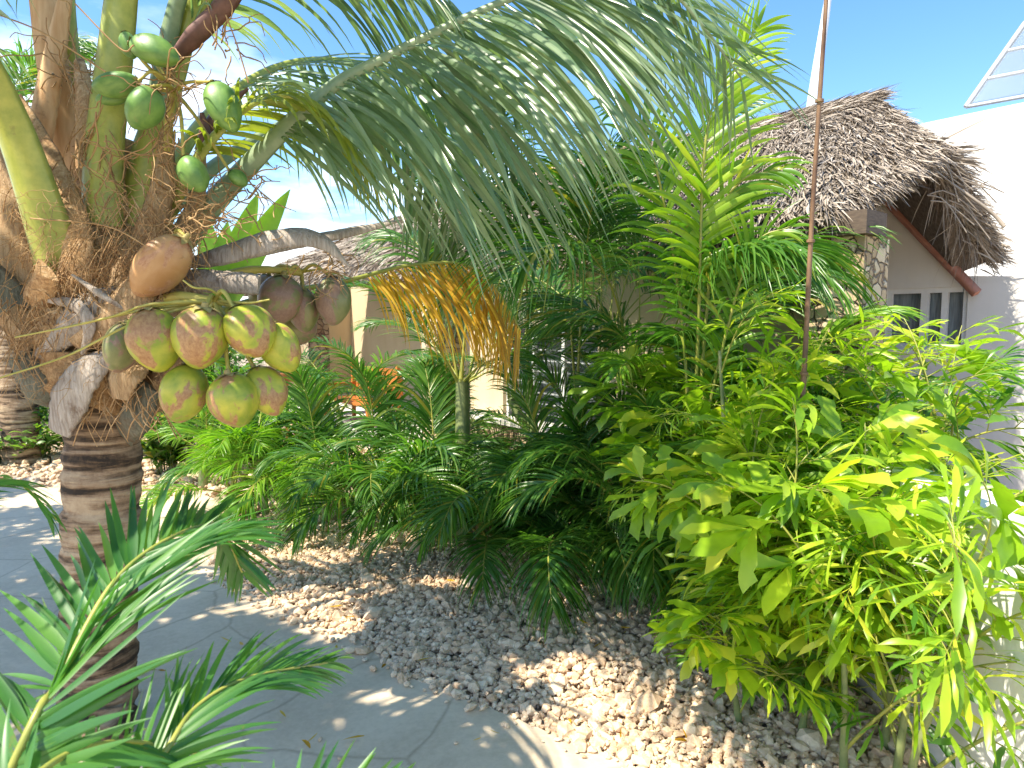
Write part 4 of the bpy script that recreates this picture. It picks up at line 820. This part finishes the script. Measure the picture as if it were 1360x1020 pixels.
fishtail((1.28, 3.25, 0), 'large bright fishtail palm clump before the white wall', [(-.1, -.1, .95, -.06, -.05), (0, .1, .92, .05, 0), (.2, -.1, .78, .12, -.1), (-.05, -.2, .7, -.1, -.15), (.3, .2, .8, .15, .05)], 1, 6)
fishtail((1.55, 2.55, 0), 'nearest fishtail palm at the lower right with big ragged leaflets', [(0, 0, .8, .05, -.1), (.1, .25, .9, .05, 0)], 2, 6)
fishtail((1.35, 4.2, 0), 'taller fishtail palm behind the rusty pole', [(-.15, 0, 1.1, -.1, 0), (0, 0, .9, 0, 0), (.3, 0, .8, .1, 0), (-.1, -.25, .9, 0, -.1)], 3, 6)
fishtail((2.15, 3.6, 1.0), 'fishtail palm reaching over the white wall at the right edge', [(0, 0, .12, .05, 0), (.25, .15, .15, .1, 0)], 4, 5)

fishtail((1.42, 3.35, 0), 'short dense fishtail palm sprouting at the foot of the white wall', [(-.1, 0, .45, -.1, -.1), (.1, .1, .55, .05, -.1), (0, -.25, .35, 0, -.15), (-.25, .2, .5, -.1, 0)], 6, 8, .85)
fishtail((1.2, 3.0, 0), 'low spreading fishtail palm skirting the gravel at the lower right', [(-.12, 0, .28, -.1, -.05), (.12, -.1, .32, .02, -.1), (-.02, .2, .45, -.05, 0)], 14, 6, .8)
fishtail((1.5, 2.4, 0), 'sparse fishtail palm leaning over the lower right corner before the white wall', [(0, 0, .55, .04, -.1), (-.12, .22, .62, -.05, -.05)], 17, 5, .95)
# leafy shrubs
def shrub(name, loc, label, n_st, h, spread, nl, Ll, Wl, leaf, seed, cat='shrub'):
    rs = RS(seed); e = empty(name, loc, label, cat, 'leafy shrubs'); mb = MB(); O, D, Wr = [], [], []
    for i in range(n_st):
        az = rs.uniform(0, 6.28); sp = spread*rs.uniform(.2, 1); hh = h*rs.uniform(.5, 1.05)
        b0 = np.array([math.cos(az)*sp*.4, math.sin(az)*sp*.4, 0]); pth = spline([b0, b0+[math.cos(az)*sp*.2, math.sin(az)*sp*.2, hh*.6], b0+[math.cos(az)*sp*.8, math.sin(az)*sp*.8, hh]], 20)
        mb.tube(pth, np.linspace(.006, .002, 20), 5); T = nrm(np.gradient(pth, axis=0))
        for k in range(nl):
            j = rs.randint(3, 20); a = rs.uniform(0, 6.28); o_ = np.array([math.cos(a), math.sin(a), rs.uniform(.0, .6)]); O.append(pth[j]); D.append(o_+T[j]*.5); Wr.append(np.cross(o_, [0, 0, 1])+rs.normal(0, .3, 3))
    mb.build('stems', M['arestem'], e); lb = MB(); N = len(O)
    blades(lb, np.array(O), np.array(D), np.array(Wr), Ll*rs.uniform(.6, 1.3, N), Wl*rs.uniform(.7, 1.2, N), rs.uniform(.4, 1.4, N), 5, .2, 'ellip', 0, rs, None, .1)
    lb.build('foliage', M[leaf], e); return e
shrub('shrub', GX(30, 9.2).tolist(), 'sunny low green shrub under the grey trunk at far left', 60, .55, .9, 14, .13, .05, 'shrub', 1)
shrub('shrub', GX(-60, 8.6).tolist(), 'sunny low shrub cut by the left edge', 40, .5, .6, 14, .13, .05, 'shrub', 2)
shrub('shrub', GX(110, 9.6).tolist(), 'taller green shrub between the two palm trunks', 60, 1.2, .7, 16, .16, .05, 'shrub', 3)
shrub('shrub', GX(215, 8.4).tolist(), 'broad leaved dark shrub right of the coconut palm trunk', 36, .8, .4, 14, .22, .07, 'areca', 4)
shrub('shrub', GX(60, 13).tolist(), 'high green hedge shrub far behind at left', 120, 2.4, 1.8, 26, .2, .07, 'shrub', 5)
shrub('shrub', GX(260, 13.5).tolist(), 'dark green hedge shrub behind the left of the house', 110, 2.2, 1.8, 26, .2, .07, 'areca', 6)
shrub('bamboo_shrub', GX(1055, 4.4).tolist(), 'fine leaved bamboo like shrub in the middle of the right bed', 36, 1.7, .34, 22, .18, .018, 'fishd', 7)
shrub('bamboo_shrub', GX(1085, 3.9).tolist(), 'fine leaved sunny shrub beside the rusty pole', 34, 1.45, .40, 20, .18, .022, 'fish', 8)
shrub('bamboo_shrub', GX(1085, 3.15).tolist(), 'fine leaved bright shrub at the gravel edge below the fishtail palms', 36, .85, .36, 18, .18, .024, 'fish', 10)
fishtail((1.5, 3.7, 0), 'three slender fishtail shoots standing taller than the rest below the thatch', [(-.25, 0, 1.75, -.1, 0), (.12, 0, 1.6, .1, .1), (.35, -.1, 1.55, .2, 0)], 12, 4, .7)
areca(885, 4.35, 'glossy areca palm with broad drooping fronds at the left of the sunny shrubs', [('low', 16, (0, 6))], [(-.1, 0, .45, (0, 0), .03), (.12, 0, .35, (0, 0), .03)], 31)

# second palm far left
e = empty('background_palm', GX(22, 9.0).tolist(), 'grey palm trunk standing beyond the path at the left edge', 'palm tree')
mb = MB(); pth = spline([GX(22, 9.0, -.03), GX(20, 9.0, 1.0), GX(14, 9.0, 2.0), GX(0, 9.2, 3.4)], 50); mb.tube(pth, (.24-.05*np.linspace(0, 1, 50))*(1+RS(4).normal(0, .035, 50)), 16, wob=.06, rs=RS(8)); keep(mb.build('trunk', M['trunk'], e))
for i in range(11):
    az = i*2.4; o = bpy.data.objects.new('frond', AF['tall'][i % 4]); COL.objects.link(o); o.parent = e; o.location = (pth[-1]-np.array(e.location)).tolist(); o.scale = (1.3,)*3; o.rotation_euler = (0, 0, az)
# banana leaves far behind the crown
e = empty('banana_plant', GX(290, 11).tolist(), 'banana plant with upright pale leaves against the sky left of the roof', 'plant')
mb = MB(); mb.tube(spline([GX(290, 11, 0), GX(292, 11, 1.9)], 12), .09, 10); keep(mb.build('stem', M['arestem'], e))
rs = RS(5)
for (x, y, tilt) in [(275, 290, -.25), (335, 262, .15), (372, 255, .35), (300, 300, -.05)]:
    lb = MB(); b0 = GX(290, 11, 1.9); tp_ = P(x, y, 11); blades(lb, [b0], [tp_-b0], [[1, .3, .0]], np.linalg.norm(tp_-b0)*1.05, .42, .3, 12, .25, 'ellip', 0, rs, [.7]); keep(lb.build('leaf', M['arecab'], e))

# ------------------------------------------------------------ young palm close to the camera
yp = empty('young_palm', [-1.15, .75, 0], 'young palm fronds close to the camera at the lower left', 'palm')
def yf(pts, n_, Lp, W, seed, s0, droop, up, lift=5, a0=66, a1=22, r=.010): bigfrond(yp, [np.array([-1.12, .8, .35])]+pts, n_, Lp, W, 'near', seed, s0, droop, lift, a0, a1, up, r)
yf([P(20, 1010, 1.15), P(75, 910, 1.3), P(150, 775, 1.5), P(225, 715, 1.65), P(290, 700, 1.8), P(322, 760, 1.85)], 92, .32, .023, 11, .33, .22, (-.25, -1, .45), 5, 66, 30)
yf([P(120, 1120, 1.2), P(215, 1005, 1.3), P(260, 940, 1.4), P(330, 900, 1.5), P(435, 880, 1.65)], 56, .24, .017, 12, .40, .5, (-.2, -.9, .5), 5, 50, 14)
yf([P(280, 1250, 1.0), P(340, 1140, 1.05), P(420, 1075, 1.1), P(520, 1050, 1.15)], 34, .16, .020, 13, .45, .1, (0, -.9, .4), 5, 62, 40, .008)
yf([P(-200, 900, 1.5), P(-120, 720, 1.7), P(-60, 650, 1.9), P(20, 640, 2.1), P(75, 690, 2.2)], 30, .22, .018, 15, .5, .8, (.1, -.3, .9), 0, 60, 20)
yf([P(-40, 1150, 1.0), P(60, 1020, 1.1), P(160, 985, 1.25), P(260, 1000, 1.4)], 18, .22, .018, 16, .5, .8, (.1, -.3, .9), 0, 60, 20)
mb = MB(); mb.tube(spline([[-1.15, .75, -.02], [-1.12, .8, .38]], 8), np.linspace(.07, .04, 8), 10); keep(mb.build('stem', M['arestem'], yp))

# unseen tree added to shade the path; leaf clusters set sunward of chosen spots
def add_unseen_tree():
    e = empty('added_shade_tree', (-4.6, .2, 0), 'unseen leafy tree added left of the picture to shade the path', 'tree')
    rs = RS(99); mb = MB(); mb.tube(spline([[-4.6, .2, -.05], [-4.55, .3, 1.4], [-4.3, .6, 2.6]], 16), np.linspace(.22, .15, 16), 14, wob=.05); keep(mb.build('trunk', M['trunk'], e))
    spots = [(20, 700, .55), (-60, 760, .6), (60, 760, .5), (-200, 680, .8), (-60, 660, .6), (240, 800, .34), (300, 860, .34), (240, 880, .4), (400, 900, .32), (330, 950, .4), (560, 1040, .3), (440, 1030, .4), (170, 780, .35), (150, 900, .5), (650, 860, .2), (20, 830, .5), (-100, 850, .5), (60, 900, .4), (560, 810, .25), (680, 800, .25)]
    lb = MB(); bb = MB()
    for (x, y, r_) in spots:
        c = G(x, y)+SUN*(4.5+rs.uniform(-.2, .5))/SUN[2]
        bb.tube(spline([[-4.3, .6, 2.55], (c+np.array([-4.3, .6, 2.6]))/2+[0, 0, .3], c], 12), np.linspace(.06, .015, 12), 6)
        n_ = int(700*r_**1.5*3); q = rs.normal(0, 1, (n_, 3)); q = nrm(q)*rs.uniform(.2, 1, (n_, 1))**.5*r_*1.25*[1, 1, .6]
        q = q[rs.uniform(0, 1, n_) < .93]; N = len(q)
        blades(lb, c+q, rs.normal(0, 1, (N, 3))*[1, 1, .4], rs.normal(0, .4, (N, 3))+[0, 0, .01]+np.cross(rs.normal(0, 1, (N, 3)), [0, 0, 1]), .16, .075, .6, 3, .2, 'ellip', 0, rs)
    keep(bb.build('limbs', M['trunk'], e)); keep(lb.build('crown', M['shrub'], e))
add_unseen_tree()

# fallen leaves and stones strayed over the edge of the paving
rs = RS(55); lb = MB(); N = 80
q = np.stack([rs.uniform(-2.6, 1.4, N), rs.uniform(2.6, 6.5, N), np.full(N, .055)], 1)
blades(lb, q, np.c_[rs.normal(0, 1, (N, 2)), rs.uniform(0, .15, N)], np.c_[rs.normal(0, 1, (N, 2)), rs.normal(0, .2, N)], rs.uniform(.03, .11, N), rs.uniform(.006, .02, N), .15, 4, .3, 'ellip', 0, rs, None, .3)
tag(lb.build('leaf_litter', M['dry']), 'dry fallen leaflets scattered over the gravel and the path', 'leaf litter', kind='stuff')
